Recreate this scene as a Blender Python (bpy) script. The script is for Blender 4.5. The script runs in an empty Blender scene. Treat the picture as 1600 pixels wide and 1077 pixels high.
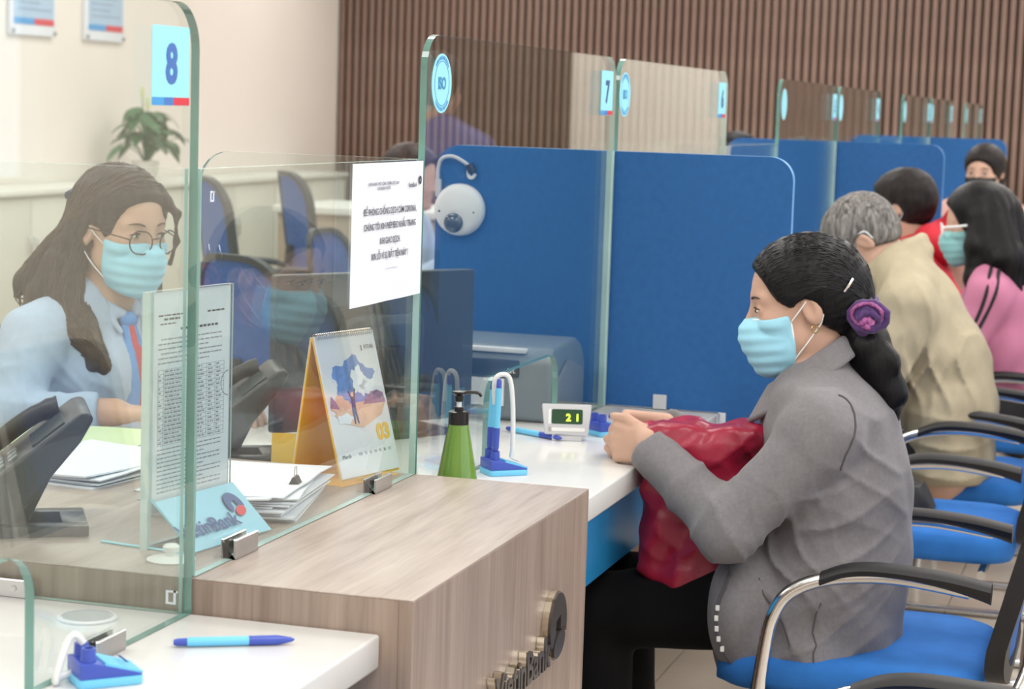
import bpy, bmesh, math, random
import numpy as np
from mathutils import Matrix, Vector

random.seed(4)
R = math.radians
scene = bpy.context.scene
col = scene.collection

# ------------------------------------------------------------------ camera
# World: X runs along the row of counters (away from the camera), +Y is the staff side, -Y the customers' side.
cam_data = bpy.data.cameras.new('camera')
cam = bpy.data.objects.new('camera', cam_data)
col.objects.link(cam)
cam_right = Vector((0.2916, -0.9560, 0.0317)).normalized()
cam_fwd = Vector((0.9513, 0.2871, -0.1123))
cam_fwd = (cam_fwd - cam_fwd.dot(cam_right) * cam_right).normalized()
cam_up = cam_right.cross(cam_fwd)
cam.matrix_world = Matrix(((cam_right.x, cam_up.x, -cam_fwd.x, -2.303),
                           (cam_right.y, cam_up.y, -cam_fwd.y, -1.090),
                           (cam_right.z, cam_up.z, -cam_fwd.z, 1.388),
                           (0, 0, 0, 1)))
cam_data.sensor_width = 36.0
cam_data.lens = 73.98
cam_data.clip_end = 100
cam_data.dof.use_dof = True
cam_data.dof.focus_distance = 3.15
cam_data.dof.aperture_fstop = 8.5
scene.camera = cam

# ------------------------------------------------------------------ world, lamps, exposure
world = bpy.data.worlds.new('daylight')
scene.world = world
world.use_nodes = True
world.node_tree.nodes['Background'].inputs[0].default_value = (0.86, 0.93, 1.0, 1)
world.node_tree.nodes['Background'].inputs[1].default_value = 1.6

def ceiling_lamp(x, y, power, sx=1.2, sy=1.2):
    l = bpy.data.lights.new('ceiling_panel_lamp', 'AREA')
    l.shape = 'RECTANGLE'; l.size = sx; l.size_y = sy
    l.energy = power * 0.52; l.color = (1.0, 0.98, 0.955)
    o = bpy.data.objects.new('ceiling_panel_lamp', l)
    o.location = (x, y, 3.17)
    col.objects.link(o)
for lx in (-3.6, -0.6, 2.4, 5.4, 8.4, 11.4):
    for ly in (-3.4, -1.3, 1.2, 3.6):
        ceiling_lamp(lx, ly, 62)

scene.view_settings.view_transform = 'Standard'
scene.view_settings.look = 'None'
scene.view_settings.gamma = 1.0
scene.view_settings.use_curve_mapping = False
scene.view_settings.exposure = 0.2
scene.cycles.transparent_max_bounces = 40
scene.cycles.max_bounces = 10
scene.cycles.diffuse_bounces = 4
scene.cycles.glossy_bounces = 5
scene.cycles.caustics_reflective = False
scene.cycles.caustics_refractive = False
scene.cycles.use_denoising = True

# ------------------------------------------------------------------ materials
def lin(c):
    return tuple(((v / 255) / 12.92 if v / 255 <= 0.04045 else ((v / 255 + 0.055) / 1.055) ** 2.4) for v in c)

def new_mat(name):
    m = bpy.data.materials.new(name)
    m.use_nodes = True
    return m, m.node_tree.nodes, m.node_tree.links, m.node_tree.nodes['Principled BSDF']

def pbr(name, rgb, rough=0.5, metal=0.0, var=0.06, vscale=8.0, bump=0.0, bscale=200.0, spec=0.5, stretch=None, sheen=0.0, coat=0.0):
    """plain procedural surface: colour with a little noise in it, optional fine relief"""
    m, n, l, p = new_mat(name)
    c = lin(rgb)
    tc = n.new('ShaderNodeTexCoord')
    mp = n.new('ShaderNodeMapping')
    l.new(tc.outputs['Object'], mp.inputs[0])
    if stretch: mp.inputs['Scale'].default_value = stretch
    nz = n.new('ShaderNodeTexNoise')
    nz.inputs['Scale'].default_value = vscale; nz.inputs['Detail'].default_value = 4
    l.new(mp.outputs[0], nz.inputs['Vector'])
    rp = n.new('ShaderNodeValToRGB')
    rp.color_ramp.elements[0].position = 0.3; rp.color_ramp.elements[1].position = 0.7
    rp.color_ramp.elements[0].color = tuple(v * (1 - var) for v in c) + (1,)
    rp.color_ramp.elements[1].color = tuple(min(1, v * (1 + var)) for v in c) + (1,)
    l.new(nz.outputs[0], rp.inputs[0]); l.new(rp.outputs[0], p.inputs['Base Color'])
    p.inputs['Roughness'].default_value = rough
    p.inputs['Metallic'].default_value = metal
    p.inputs['Specular IOR Level'].default_value = spec
    p.inputs['Sheen Weight'].default_value = sheen
    p.inputs['Coat Weight'].default_value = coat
    if bump:
        nb = n.new('ShaderNodeTexNoise')
        nb.inputs['Scale'].default_value = bscale; nb.inputs['Detail'].default_value = 3
        l.new(mp.outputs[0], nb.inputs['Vector'])
        bp = n.new('ShaderNodeBump')
        bp.inputs['Strength'].default_value = bump; bp.inputs['Distance'].default_value = 0.002
        l.new(nb.outputs[0], bp.inputs['Height']); l.new(bp.outputs[0], p.inputs['Normal'])
    return m

def wood(name, dark, mid, light, scale, rough=0.45):
    """laminate with streaky grain; scale = how fast the grain changes along each object axis"""
    m, n, l, p = new_mat(name)
    tc = n.new('ShaderNodeTexCoord'); mp = n.new('ShaderNodeMapping')
    mp.inputs['Scale'].default_value = scale
    l.new(tc.outputs['Object'], mp.inputs[0])
    a = n.new('ShaderNodeTexNoise'); a.inputs['Scale'].default_value = 1.0; a.inputs['Detail'].default_value = 6; a.inputs['Roughness'].default_value = 0.62
    a.inputs['Distortion'].default_value = 0.6
    l.new(mp.outputs[0], a.inputs['Vector'])
    b = n.new('ShaderNodeTexNoise'); b.inputs['Scale'].default_value = 5.0; b.inputs['Detail'].default_value = 3
    l.new(mp.outputs[0], b.inputs['Vector'])
    mx = n.new('ShaderNodeMath'); mx.operation = 'MULTIPLY_ADD'; mx.inputs[1].default_value = 0.35
    l.new(b.outputs[0], mx.inputs[0])
    ms = n.new('ShaderNodeMath'); ms.operation = 'MULTIPLY'; ms.inputs[1].default_value = 0.68
    l.new(a.outputs[0], ms.inputs[0]); l.new(ms.outputs[0], mx.inputs[2])
    rp = n.new('ShaderNodeValToRGB')
    e = rp.color_ramp.elements
    e[0].position = 0.34; e[0].color = lin(dark) + (1,)
    e[1].position = 0.68; e[1].color = lin(light) + (1,)
    k = e.new(0.5); k.color = lin(mid) + (1,)
    l.new(mx.outputs[0], rp.inputs[0]); l.new(rp.outputs[0], p.inputs['Base Color'])
    p.inputs['Roughness'].default_value = rough
    bp = n.new('ShaderNodeBump'); bp.inputs['Strength'].default_value = 0.12; bp.inputs['Distance'].default_value = 0.001
    l.new(mx.outputs[0], bp.inputs['Height']); l.new(bp.outputs[0], p.inputs['Normal'])
    return m

def clear_glass(name, tint, rough=0.0, f0=0.042):
    """sheet glass: passes light straight on with a tint, mirrors more at grazing angles"""
    m, n, l, p = new_mat(name)
    n.remove(p)
    out = n['Material Output']
    geo = n.new('ShaderNodeNewGeometry')
    dt = n.new('ShaderNodeVectorMath'); dt.operation = 'DOT_PRODUCT'
    l.new(geo.outputs['Incoming'], dt.inputs[0]); l.new(geo.outputs['Normal'], dt.inputs[1])
    ab = n.new('ShaderNodeMath'); ab.operation = 'ABSOLUTE'; l.new(dt.outputs['Value'], ab.inputs[0])
    om = n.new('ShaderNodeMath'); om.operation = 'SUBTRACT'; om.inputs[0].default_value = 1.0; l.new(ab.outputs[0], om.inputs[1])
    pw = n.new('ShaderNodeMath'); pw.operation = 'POWER'; pw.inputs[1].default_value = 5.0; l.new(om.outputs[0], pw.inputs[0])
    fr = n.new('ShaderNodeMath'); fr.operation = 'MULTIPLY_ADD'; fr.inputs[1].default_value = 1 - f0; fr.inputs[2].default_value = f0
    l.new(pw.outputs[0], fr.inputs[0])
    tr = n.new('ShaderNodeBsdfTransparent'); tr.inputs[0].default_value = tuple(tint) + (1,)
    gl = n.new('ShaderNodeBsdfGlossy'); gl.inputs[0].default_value = (0.97, 1, 0.99, 1); gl.inputs['Roughness'].default_value = rough
    mx = n.new('ShaderNodeMixShader')
    l.new(fr.outputs[0], mx.inputs[0]); l.new(tr.outputs[0], mx.inputs[1]); l.new(gl.outputs[0], mx.inputs[2])
    l.new(mx.outputs[0], out.inputs[0])
    return m

def glow(name, rgb, strength):
    m, n, l, p = new_mat(name)
    p.inputs['Base Color'].default_value = (0.01, 0.01, 0.01, 1)
    p.inputs['Emission Color'].default_value = lin(rgb) + (1,)
    p.inputs['Emission Strength'].default_value = strength
    return m

M = {}
M['wall'] = pbr('painted_wall', (226, 219, 211), 0.7, var=0.015, vscale=1.5)
M['ceiling'] = pbr('ceiling_paint', (238, 236, 232), 0.8, var=0.01)
M['tile'] = pbr('floor_tile', (196, 184, 168), 0.25, var=0.05, vscale=5)
M['grout'] = pbr('floor_grout', (140, 132, 122), 0.8)
M['slat'] = wood('slat_wood', (104, 82, 72), (126, 102, 91), (142, 118, 106), (30, 30, 1.2), 0.55)
M['slat_back'] = pbr('slat_recess_board', (70, 56, 48), 0.8)
M['wood_top'] = wood('laminate_top', (146, 130, 121), (168, 153, 144), (184, 170, 161), (2.0, 26, 26), 0.33)
M['wood_face'] = wood('laminate_face', (130, 112, 101), (150, 132, 120), (166, 148, 136), (34, 34, 1.4), 0.4)
M['solid_white'] = pbr('white_solid_surface', (222, 223, 222), 0.22, var=0.01, vscale=3, coat=0.2)
M['apron_blue'] = pbr('light_blue_apron', (44, 150, 216), 0.35, var=0.03)
M['felt_blue'] = pbr('blue_felt_board', (50, 100, 160), 0.9, var=0.06, vscale=60, bump=0.25, bscale=900, spec=0.2)
M['felt_trim'] = pbr('blue_board_edge', (88, 150, 206), 0.5)
M['glass'] = clear_glass('sheet_glass', (0.955, 0.98, 0.97))
M['glass_edge'] = pbr('cut_glass_edge', (98, 142, 133), 0.12, var=0.25, vscale=6, spec=0.8)
M['glass_edge_light'] = pbr('pale_glass_edge', (176, 208, 202), 0.15, var=0.12, vscale=5, spec=0.7)
M['steel'] = pbr('brushed_steel', (190, 190, 190), 0.24, 1.0, var=0.03, vscale=30)
M['chrome'] = pbr('chrome_tube', (222, 222, 222), 0.12, 1.0, var=0.01)
M['black_plastic'] = pbr('black_plastic', (20, 20, 23), 0.45, var=0.08)
M['dark_plastic'] = pbr('dark_phone_plastic', (38, 42, 48), 0.35, var=0.08)
M['rubber'] = pbr('soft_black_pad', (22, 22, 25), 0.55, var=0.06)
M['chair_blue'] = pbr('blue_seat_cloth', (46, 112, 190), 0.85, var=0.07, vscale=25, bump=0.3, bscale=700, spec=0.25)
M['mesh_blue'] = pbr('blue_chair_mesh', (44, 92, 166), 0.8, var=0.12, vscale=60, bump=0.4, bscale=600, spec=0.3)
M['sky_sticker'] = pbr('pale_blue_sticker', (150, 224, 243), 0.5, var=0.02)
M['logo_blue'] = pbr('logo_blue_print', (60, 116, 190), 0.5)
M['logo_navy'] = pbr('logo_navy_print', (38, 78, 138), 0.5)
M['logo_red'] = pbr('logo_red_print', (206, 44, 62), 0.5)
M['mid_blue_print'] = pbr('mid_blue_print', (60, 150, 215), 0.5)
M['ink'] = pbr('black_ink', (52, 54, 62), 0.7)
M['ink_grey'] = pbr('grey_ink', (138, 142, 152), 0.7)
M['paper'] = pbr('white_paper', (224, 229, 238), 0.75, var=0.012)
M['white_plastic'] = pbr('white_plastic', (228, 230, 230), 0.35, var=0.02)
M['grey_plastic'] = pbr('light_grey_plastic', (196, 198, 203), 0.4, var=0.02)
M['skin'] = pbr('skin_tan', (197, 160, 141), 0.5, var=0.05, vscale=22, bump=0.1, bscale=260, spec=0.35)
M['mask_blue'] = pbr('mask_cloth_blue', (160, 217, 239), 0.8, var=0.04, vscale=40, bump=0.2, bscale=900, spec=0.2)
M['mask_white'] = pbr('mask_white_band', (236, 240, 242), 0.8)
# ------------------------------------------------------------------ object helpers
ROOTM = {}

def tag(o, label=None, cat=None, group=None, kind=None):
    if label: o['label'] = label
    if cat: o['category'] = cat
    if group: o['group'] = group
    if kind: o['kind'] = kind
    return o

def thing(name, label, cat, loc=(0, 0, 0), rz=0.0, group=None, rot=None):
    o = bpy.data.objects.new(name, None)
    o.empty_display_size = 0.05
    col.objects.link(o)
    o.location = loc
    o.rotation_euler = rot if rot else (0, 0, rz)
    ROOTM[o.name] = Matrix.LocRotScale(Vector(loc), o.rotation_euler, None)
    return tag(o, label, cat, group)

def place(o, loc, rz=0.0):
    o.location = loc; o.rotation_euler = (0, 0, rz)
    ROOTM[o.name] = Matrix.LocRotScale(Vector(loc), o.rotation_euler, None)

def world_of(parent):
    return ROOTM.get(parent.name, Matrix.Identity(4)) if parent else Matrix.Identity(4)

def link_mesh(name, me, mats, parent=None, world=False):
    for m in (mats if isinstance(mats, (list, tuple)) else [mats]):
        me.materials.append(m)
    if world and parent:
        me.transform(world_of(parent).inverted())
    o = bpy.data.objects.new(name, me)
    col.objects.link(o)
    if parent: o.parent = parent
    return o

def copy_tree(o, parent=None):
    c = o.copy(); col.objects.link(c); c.parent = parent
    for ch in list(o.children): copy_tree(ch, c)
    return c

class MB:
    """collects simple shapes and links them as one mesh"""
    def __init__(s): s.v = []; s.f = []; s.m = []
    def add(s, vs, fs, mi=0):
        b = len(s.v); s.v += [tuple(q) for q in vs]
        for f in fs: s.f.append([b + i for i in f]); s.m.append(mi)
        return s
    def box(s, lo, hi, mi=0, mat=None):
        x0, y0, z0 = lo; x1, y1, z1 = hi
        vs = [(x0, y0, z0), (x1, y0, z0), (x1, y1, z0), (x0, y1, z0), (x0, y0, z1), (x1, y0, z1), (x1, y1, z1), (x0, y1, z1)]
        if mat is not None: vs = [mat @ Vector(q) for q in vs]
        return s.add(vs, [(0, 3, 2, 1), (4, 5, 6, 7), (0, 1, 5, 4), (1, 2, 6, 5), (2, 3, 7, 6), (3, 0, 4, 7)], mi)
    def prism(s, pts, fn, a, b, mi=0, side=None):
        """2D outline (counter-clockwise seen from side b) swept from a to b; fn(u, v, w) -> point"""
        n = len(pts)
        vs = [fn(p[0], p[1], a) for p in pts] + [fn(p[0], p[1], b) for p in pts]
        s.add(vs, [tuple(range(n))[::-1], tuple(range(n, 2 * n))], mi)
        base = len(s.v) - 2 * n
        for i in range(n):
            j = (i + 1) % n
            s.f.append([base + i, base + j, base + n + j, base + n + i]); s.m.append(mi if side is None else side)
        return s
    def lathe(s, prof, n=24, c=(0, 0, 0), mi=0, sx=1.0, sy=1.0, mat=None):
        vs = []; fs = []
        for r, z in prof:
            for k in range(n):
                a = 2 * math.pi * k / n
                q = Vector((c[0] + r * sx * math.cos(a), c[1] + r * sy * math.sin(a), c[2] + z))
                vs.append(mat @ q if mat is not None else q)
        for i in range(len(prof) - 1):
            for k in range(n):
                k2 = (k + 1) % n
                fs.append((i * n + k, i * n + k2, (i + 1) * n + k2, (i + 1) * n + k))
        fs.append(tuple(range(n))[::-1]); fs.append(tuple((len(prof) - 1) * n + k for k in range(n)))
        return s.add(vs, fs, mi)
    def tube(s, pts, r, n=10, mi=0, closed=False, flat=1.0):
        pts = [Vector(p) for p in pts]; m = len(pts)
        rs = r if isinstance(r, (list, tuple)) else [r] * m
        vs = []; fs = []
        up = None
        for i, p in enumerate(pts):
            if closed: t = pts[(i + 1) % m] - pts[i - 1]
            else: t = pts[min(i + 1, m - 1)] - pts[max(i - 1, 0)]
            t.normalize()
            if up is None:
                up = Vector((0, 0, 1)) if abs(t.z) < 0.9 else Vector((1, 0, 0))
            a = t.cross(up)
            if a.length < 1e-6: a = t.orthogonal()
            a.normalize(); b = a.cross(t).normalized(); up = b
            for k in range(n):
                w = 2 * math.pi * k / n
                vs.append(p + a * (math.cos(w) * rs[i]) + b * (math.sin(w) * rs[i] * flat))
        for i in range(m if closed else m - 1):
            j = (i + 1) % m
            for k in range(n):
                k2 = (k + 1) % n
                fs.append((i * n + k, i * n + k2, j * n + k2, j * n + k))
        if not closed:
            fs.append(tuple(range(n))[::-1]); fs.append(tuple((m - 1) * n + k for k in range(n)))
        return s.add(vs, fs, mi)
    def ball(s, c, r, n=16, k=10, mi=0, mat=None):
        if not isinstance(r, (list, tuple)): r = (r, r, r)
        vs = []; fs = []
        for i in range(1, k):
            th = math.pi * i / k
            for j in range(n):
                ph = 2 * math.pi * j / n
                vs.append((c[0] + r[0] * math.sin(th) * math.cos(ph), c[1] + r[1] * math.sin(th) * math.sin(ph), c[2] + r[2] * math.cos(th)))
        vs += [(c[0], c[1], c[2] + r[2]), (c[0], c[1], c[2] - r[2])]
        t = len(vs) - 2
        for i in range(k - 2):
            for j in range(n):
                j2 = (j + 1) % n
                fs.append((i * n + j, (i + 1) * n + j, (i + 1) * n + j2, i * n + j2))
        for j in range(n):
            j2 = (j + 1) % n
            fs.append((t, j, j2)); fs.append((t + 1, (k - 2) * n + j2, (k - 2) * n + j))
        if mat is not None: vs = [mat @ Vector(q) for q in vs]
        return s.add(vs, fs, mi)
    def sheet(s, rows, mi=0):
        """grid of points, rows of equal length"""
        n = len(rows[0]); vs = [p for r_ in rows for p in r_]
        fs = [(i * n + j, i * n + j + 1, (i + 1) * n + j + 1, (i + 1) * n + j) for i in range(len(rows) - 1) for j in range(n - 1)]
        return s.add(vs, fs, mi)
    def build(s, name, mats, parent=None, world=False, bevel=0.0, seg=2, smooth=35, thick=0.0, fix=True):
        me = bpy.data.meshes.new(name)
        me.from_pydata([tuple(q) for q in s.v], [], s.f)
        if isinstance(mats, (list, tuple)): me.polygons.foreach_set('material_index', s.m)
        if bevel or fix or thick:
            bm = bmesh.new(); bm.from_mesh(me)
            if fix and not thick: bmesh.ops.recalc_face_normals(bm, faces=bm.faces)
            if thick: bmesh.ops.solidify(bm, geom=bm.faces[:], thickness=thick)
            if bevel:
                ed = [e for e in bm.edges if len(e.link_faces) == 2 and e.calc_face_angle(0) > R(30)]
                bmesh.ops.bevel(bm, geom=ed, offset=bevel, segments=seg, profile=0.5, affect='EDGES', clamp_overlap=True)
            bm.to_mesh(me); bm.free()
        if smooth:
            me.shade_smooth(); me.set_sharp_from_angle(angle=R(smooth))
        return link_mesh(name, me, mats, parent, world)

def spline(pts, n=8):
    """Catmull-Rom through the points"""
    P = [Vector(p) for p in pts]; out = []
    for i in range(len(P) - 1):
        p0 = P[max(i - 1, 0)]; p1 = P[i]; p2 = P[i + 1]; p3 = P[min(i + 2, len(P) - 1)]
        for k in range(n):
            t = k / n
            out.append(0.5 * ((2 * p1) + (p2 - p0) * t + (2 * p0 - 5 * p1 + 4 * p2 - p3) * t * t + (3 * p1 - p0 - 3 * p2 + p3) * t ** 3))
    out.append(P[-1])
    return out

def round_rect(x0, y0, x1, y1, r, n=6, corners=(1, 1, 1, 1)):
    """counter-clockwise outline; corners: lower-left, lower-right, upper-right, upper-left"""
    out = []
    for (cx, cy, a0, on, px, py) in ((x0 + r, y0 + r, 180, corners[0], x0, y0), (x1 - r, y0 + r, 270, corners[1], x1, y0),
                                     (x1 - r, y1 - r, 0, corners[2], x1, y1), (x0 + r, y1 - r, 90, corners[3], x0, y1)):
        if on:
            out += [(cx + r * math.cos(R(a0 + 90 * k / n)), cy + r * math.sin(R(a0 + 90 * k / n))) for k in range(n + 1)]
        else:
            out.append((px, py))
    return out

def lettering(name, body, mat, parent, origin, xdir, ydir, size, extrude=0.0004, bold=0.0, align='CENTER', sx=1.0, spacing=1.0, lines=1.0):
    """printed or raised letters: origin in world, xdir = reading direction, ydir = up"""
    cu = bpy.data.curves.new(name, 'FONT')
    cu.body = body; cu.size = size; cu.extrude = extrude; cu.offset = bold; cu.align_x = align
    cu.space_character = spacing; cu.space_line = lines; cu.resolution_u = 3
    ob = bpy.data.objects.new(name, cu); col.objects.link(ob)
    dg = bpy.context.evaluated_depsgraph_get()
    me = bpy.data.meshes.new_from_object(ob.evaluated_get(dg))
    bpy.data.objects.remove(ob); bpy.data.curves.remove(cu)
    me.materials.clear()
    x = Vector(xdir).normalized(); y = Vector(ydir); y = (y - y.dot(x) * x).normalized(); z = x.cross(y)
    mt = Matrix(((x.x * sx, y.x, z.x, origin[0]), (x.y * sx, y.y, z.y, origin[1]), (x.z * sx, y.z, z.z, origin[2]), (0, 0, 0, 1)))
    me.transform(mt)
    me.name = name
    return link_mesh(name, me, mat, parent, world=True)

def plane_fn(origin, xdir, ydir):
    x = Vector(xdir).normalized(); y = Vector(ydir); y = (y - y.dot(x) * x).normalized(); z = x.cross(y); o = Vector(origin)
    return lambda u, v, w: o + x * u + y * v + z * w

# ------------------------------------------------------------------ implicit surfaces (bodies, cloth, hair)
F32 = np.float32
def A(*v): return np.array(v, F32)
def nrm(q): return np.sqrt(np.maximum((q * q).sum(1), 1e-14))
def cap(P, a, b, ra, rb=None):
    rb = ra if rb is None else rb
    a = np.asarray(a, F32); b = np.asarray(b, F32); ab = b - a
    t = np.clip(((P - a) @ ab) / max(float(ab @ ab), 1e-12), 0, 1)
    return nrm(P - a - t[:, None] * ab) - (ra + (rb - ra) * t)
def ell(P, c, r, Rm=None):
    q = P - np.asarray(c, F32)
    if Rm is not None: q = q @ np.asarray(Rm, F32)
    r = np.asarray(r, F32)
    k0 = nrm(q / r); k1 = nrm(q / (r * r))
    return k0 * (k0 - 1) / np.maximum(k1, 1e-6)
def rbox(P, c, h, r, Rm=None):
    q = P - np.asarray(c, F32)
    if Rm is not None: q = q @ np.asarray(Rm, F32)
    q = np.abs(q) - np.asarray(h, F32) + r
    return nrm(np.maximum(q, 0)) + np.minimum(q.max(1), 0) - r
def smin(a, b, k):
    h = np.clip(0.5 + 0.5 * (b - a) / k, 0, 1)
    return b + (a - b) * h - k * h * (1 - h)
def smax(a, b, k): return -smin(-a, -b, k)
def half(P, n, d):
    n = np.asarray(n, F32); n = n / np.linalg.norm(n)
    return P @ n - d
def plane_at(P, n, pt):
    n = np.asarray(n, F32); n = n / np.linalg.norm(n)
    return (P - np.asarray(pt, F32)) @ n
def flatcap(P, a, b, da, wa, db, wb):
    """capsule with an elliptic section: depth d (in the a-b / x plane), width w (along y)"""
    a = np.asarray(a, F32); b = np.asarray(b, F32); ab = b - a
    t = np.clip(((P - a) @ ab) / max(float(ab @ ab), 1e-12), 0, 1)
    q = P - a - t[:, None] * ab
    d = da + (db - da) * t; w = wa + (wb - wa) * t
    qd = np.sqrt(q[:, 0] ** 2 + q[:, 2] ** 2)
    k = np.sqrt((qd / d) ** 2 + (q[:, 1] / w) ** 2 + 1e-9)
    return (k - 1) * np.minimum(d, w)
def chain(P, pts, rs, k=0.0):
    d = None
    for i in range(len(pts) - 1):
        c = cap(P, pts[i], pts[i + 1], rs[i], rs[i + 1])
        d = c if d is None else (smin(d, c, k) if k else np.minimum(d, c))
    return d
def waves(P, f, seed=0):
    """smooth pseudo-noise in -1..1"""
    rs = np.random.RandomState(seed)
    out = np.zeros(len(P), F32)
    for i in range(4):
        v = rs.normal(size=3).astype(F32); v *= f * (0.6 + 0.3 * i) / np.linalg.norm(v)
        w = rs.normal(size=3).astype(F32); w *= f * 0.45 / np.linalg.norm(w)
        out += np.sin(P @ v + 1.7 * np.sin(P @ w + rs.uniform(0, 6)) + rs.uniform(0, 6))
    return out * 0.3
def rot(ax, deg):
    c, s_ = math.cos(R(deg)), math.sin(R(deg))
    if ax == 'x': return np.array([[1, 0, 0], [0, c, -s_], [0, s_, c]], F32)
    if ax == 'y': return np.array([[c, 0, s_], [0, 1, 0], [-s_, 0, c]], F32)
    return np.array([[c, -s_, 0], [s_, c, 0], [0, 0, 1]], F32)

def near_only(P, c, r_in, r_out, fn):
    """evaluate fn only within r_out of c; farther away a safe distance to the ball r_in is enough"""
    q = nrm(P - np.asarray(c, F32)); d = q - r_in
    m = q < r_out
    if m.any(): d[m] = fn(P[m])
    return d

def sdf_mesh(name, fn, lo, hi, h, mats, parent, face_mat=None):
    lo = np.array(lo, float); hi = np.array(hi, float); bs = 10
    nb = np.maximum(np.ceil((hi - lo) / h / bs).astype(int), 1); n = nb * bs
    bc = np.stack(np.meshgrid(*[np.arange(k) for k in nb], indexing='ij'), -1).reshape(-1, 3)
    cen = (lo + (bc * bs + (bs - 1) / 2) * h).astype(F32)
    dc = fn(cen)
    V = np.empty(tuple(n), F32)
    V.reshape(nb[0], bs, nb[1], bs, nb[2], bs)[:] = dc.reshape(nb[0], 1, nb[1], 1, nb[2], 1)
    act = bc[np.abs(dc) < h * bs * 0.87 * 1.25 + 0.008]
    off = np.stack(np.meshgrid(*[np.arange(bs)] * 3, indexing='ij'), -1).reshape(-1, 3)
    step = 400
    for s0 in range(0, len(act), step):
        b = act[s0:s0 + step]
        idx = (b[:, None, :] * bs + off[None]).reshape(-1, 3)
        V[idx[:, 0], idx[:, 1], idx[:, 2]] = fn((lo + idx * h).astype(F32))
    for ax in range(3):   # close the shape at the border
        for e in (0, -1):
            sl = [slice(None)] * 3; sl[ax] = e; V[tuple(sl)] = np.maximum(V[tuple(sl)], h)
    S = V < 0
    c8 = np.zeros(tuple(n - 1), np.int8)
    for dx in (0, 1):
        for dy in (0, 1):
            for dz in (0, 1):
                c8 += S[dx:n[0] - 1 + dx, dy:n[1] - 1 + dy, dz:n[2] - 1 + dz]
    cells = np.argwhere((c8 > 0) & (c8 < 8))
    ids = np.full(tuple(n - 1), -1, np.int32)
    ids[cells[:, 0], cells[:, 1], cells[:, 2]] = np.arange(len(cells))
    acc = np.zeros((len(cells), 3)); cnt = np.zeros(len(cells))
    corners = [(dx, dy, dz) for dx in (0, 1) for dy in (0, 1) for dz in (0, 1)]
    val = {c: V[cells[:, 0] + c[0], cells[:, 1] + c[1], cells[:, 2] + c[2]] for c in corners}
    for c in corners:
        for ax in range(3):
            if c[ax] == 0:
                d = list(c); d[ax] = 1; d = tuple(d)
                a_, b_ = val[c], val[d]; mk = (a_ < 0) != (b_ < 0)
                t = np.where(mk, a_ / np.where(mk, a_ - b_, 1), 0)
                p = np.tile(np.array(c, float), (len(cells), 1)); p[:, ax] += t
                acc += p * mk[:, None]; cnt += mk
    verts = lo + (cells + acc / cnt[:, None]) * h
    quads = []
    for ax in range(3):
        o1, o2 = [(1, 2), (2, 0), (0, 1)][ax]
        s1 = [slice(None)] * 3; s2 = [slice(None)] * 3
        s1[ax] = slice(0, -1); s2[ax] = slice(1, None)
        e = np.argwhere(S[tuple(s1)] != S[tuple(s2)])
        e = e[(e[:, o1] > 0) & (e[:, o2] > 0) & (e[:, o1] < n[o1] - 1) & (e[:, o2] < n[o2] - 1) & (e[:, ax] < n[ax] - 1)]
        def cell(a_, b_):
            q = e.copy(); q[:, o1] -= a_; q[:, o2] -= b_
            return ids[q[:, 0], q[:, 1], q[:, 2]]
        q = np.stack([cell(1, 1), cell(0, 1), cell(0, 0), cell(1, 0)], 1)
        inside = S[e[:, 0], e[:, 1], e[:, 2]]
        q[~inside] = q[~inside][:, ::-1]
        quads.append(q)
    quads = np.concatenate(quads)
    quads = quads[(quads >= 0).all(1)]
    me = bpy.data.meshes.new(name)
    me.vertices.add(len(verts)); me.vertices.foreach_set('co', verts.astype(F32).ravel())
    me.loops.add(len(quads) * 4); me.loops.foreach_set('vertex_index', quads.astype(np.int32).ravel())
    me.polygons.add(len(quads)); me.polygons.foreach_set('loop_start', np.arange(0, len(quads) * 4, 4, dtype=np.int32))
    if face_mat is not None:
        fc = verts[quads].mean(1).astype(F32)
        me.polygons.foreach_set('material_index', face_mat(fc).astype(np.int32))
    me.update(calc_edges=True); me.validate()
    me.shade_smooth()
    return link_mesh(name, me, mats, parent)
# ------------------------------------------------------------------ the room
ZC = 0.76            # white counter tops
ZB = 0.804           # wooden pedestal tops
BW, LW = 0.81, 1.2084   # pedestal width, counter width
HG = ZC + 0.7367     # tall glass
HS = ZC + 0.5422     # short glass and blue boards

def struct(name, mb, mat, parent=None, **k):
    o = mb.build(name, mat, parent, **k)
    if not parent: o['kind'] = 'structure'
    return o

floor = struct('floor', MB().box((-6, -5, -0.1), (13.2, 5, -0.004)), M['grout'], smooth=0)
tile_me = None
for i in range(12):
    for j in range(6):
        x0 = 0.9 + i * 0.6; y0 = -2.4 + j * 0.6
        if tile_me is None:
            t = MB().box((0.002, 0.002, -0.004), (0.598, 0.598, 0.0)).build('tile', M['tile'], floor, bevel=0.001, seg=1)
            tile_me = t.data
        else:
            t = bpy.data.objects.new('tile', tile_me); col.objects.link(t); t.parent = floor
        t.location = (x0, y0, 0)
far_tiles = MB()
for (a, b, c, d) in ((-6, -5, 0.9, 5), (0.9, -5, 8.1, -2.4), (0.9, 1.2, 8.1, 5), (8.1, -5, 13, 5)):
    nx = max(1, round((c - a) / 0.6)); ny = max(1, round((d - b) / 0.6))
    for i in range(nx):
        for j in range(ny):
            x0 = a + (c - a) * i / nx; x1 = a + (c - a) * (i + 1) / nx; y0 = b + (d - b) * j / ny; y1 = b + (d - b) * (j + 1) / ny
            far_tiles.box((x0 + .002, y0 + .002, -.004), (x1 - .002, y1 - .002, 0))
ft = far_tiles.build('tile_field', M['tile'], floor, smooth=0)
ft['kind'] = 'stuff'

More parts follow.
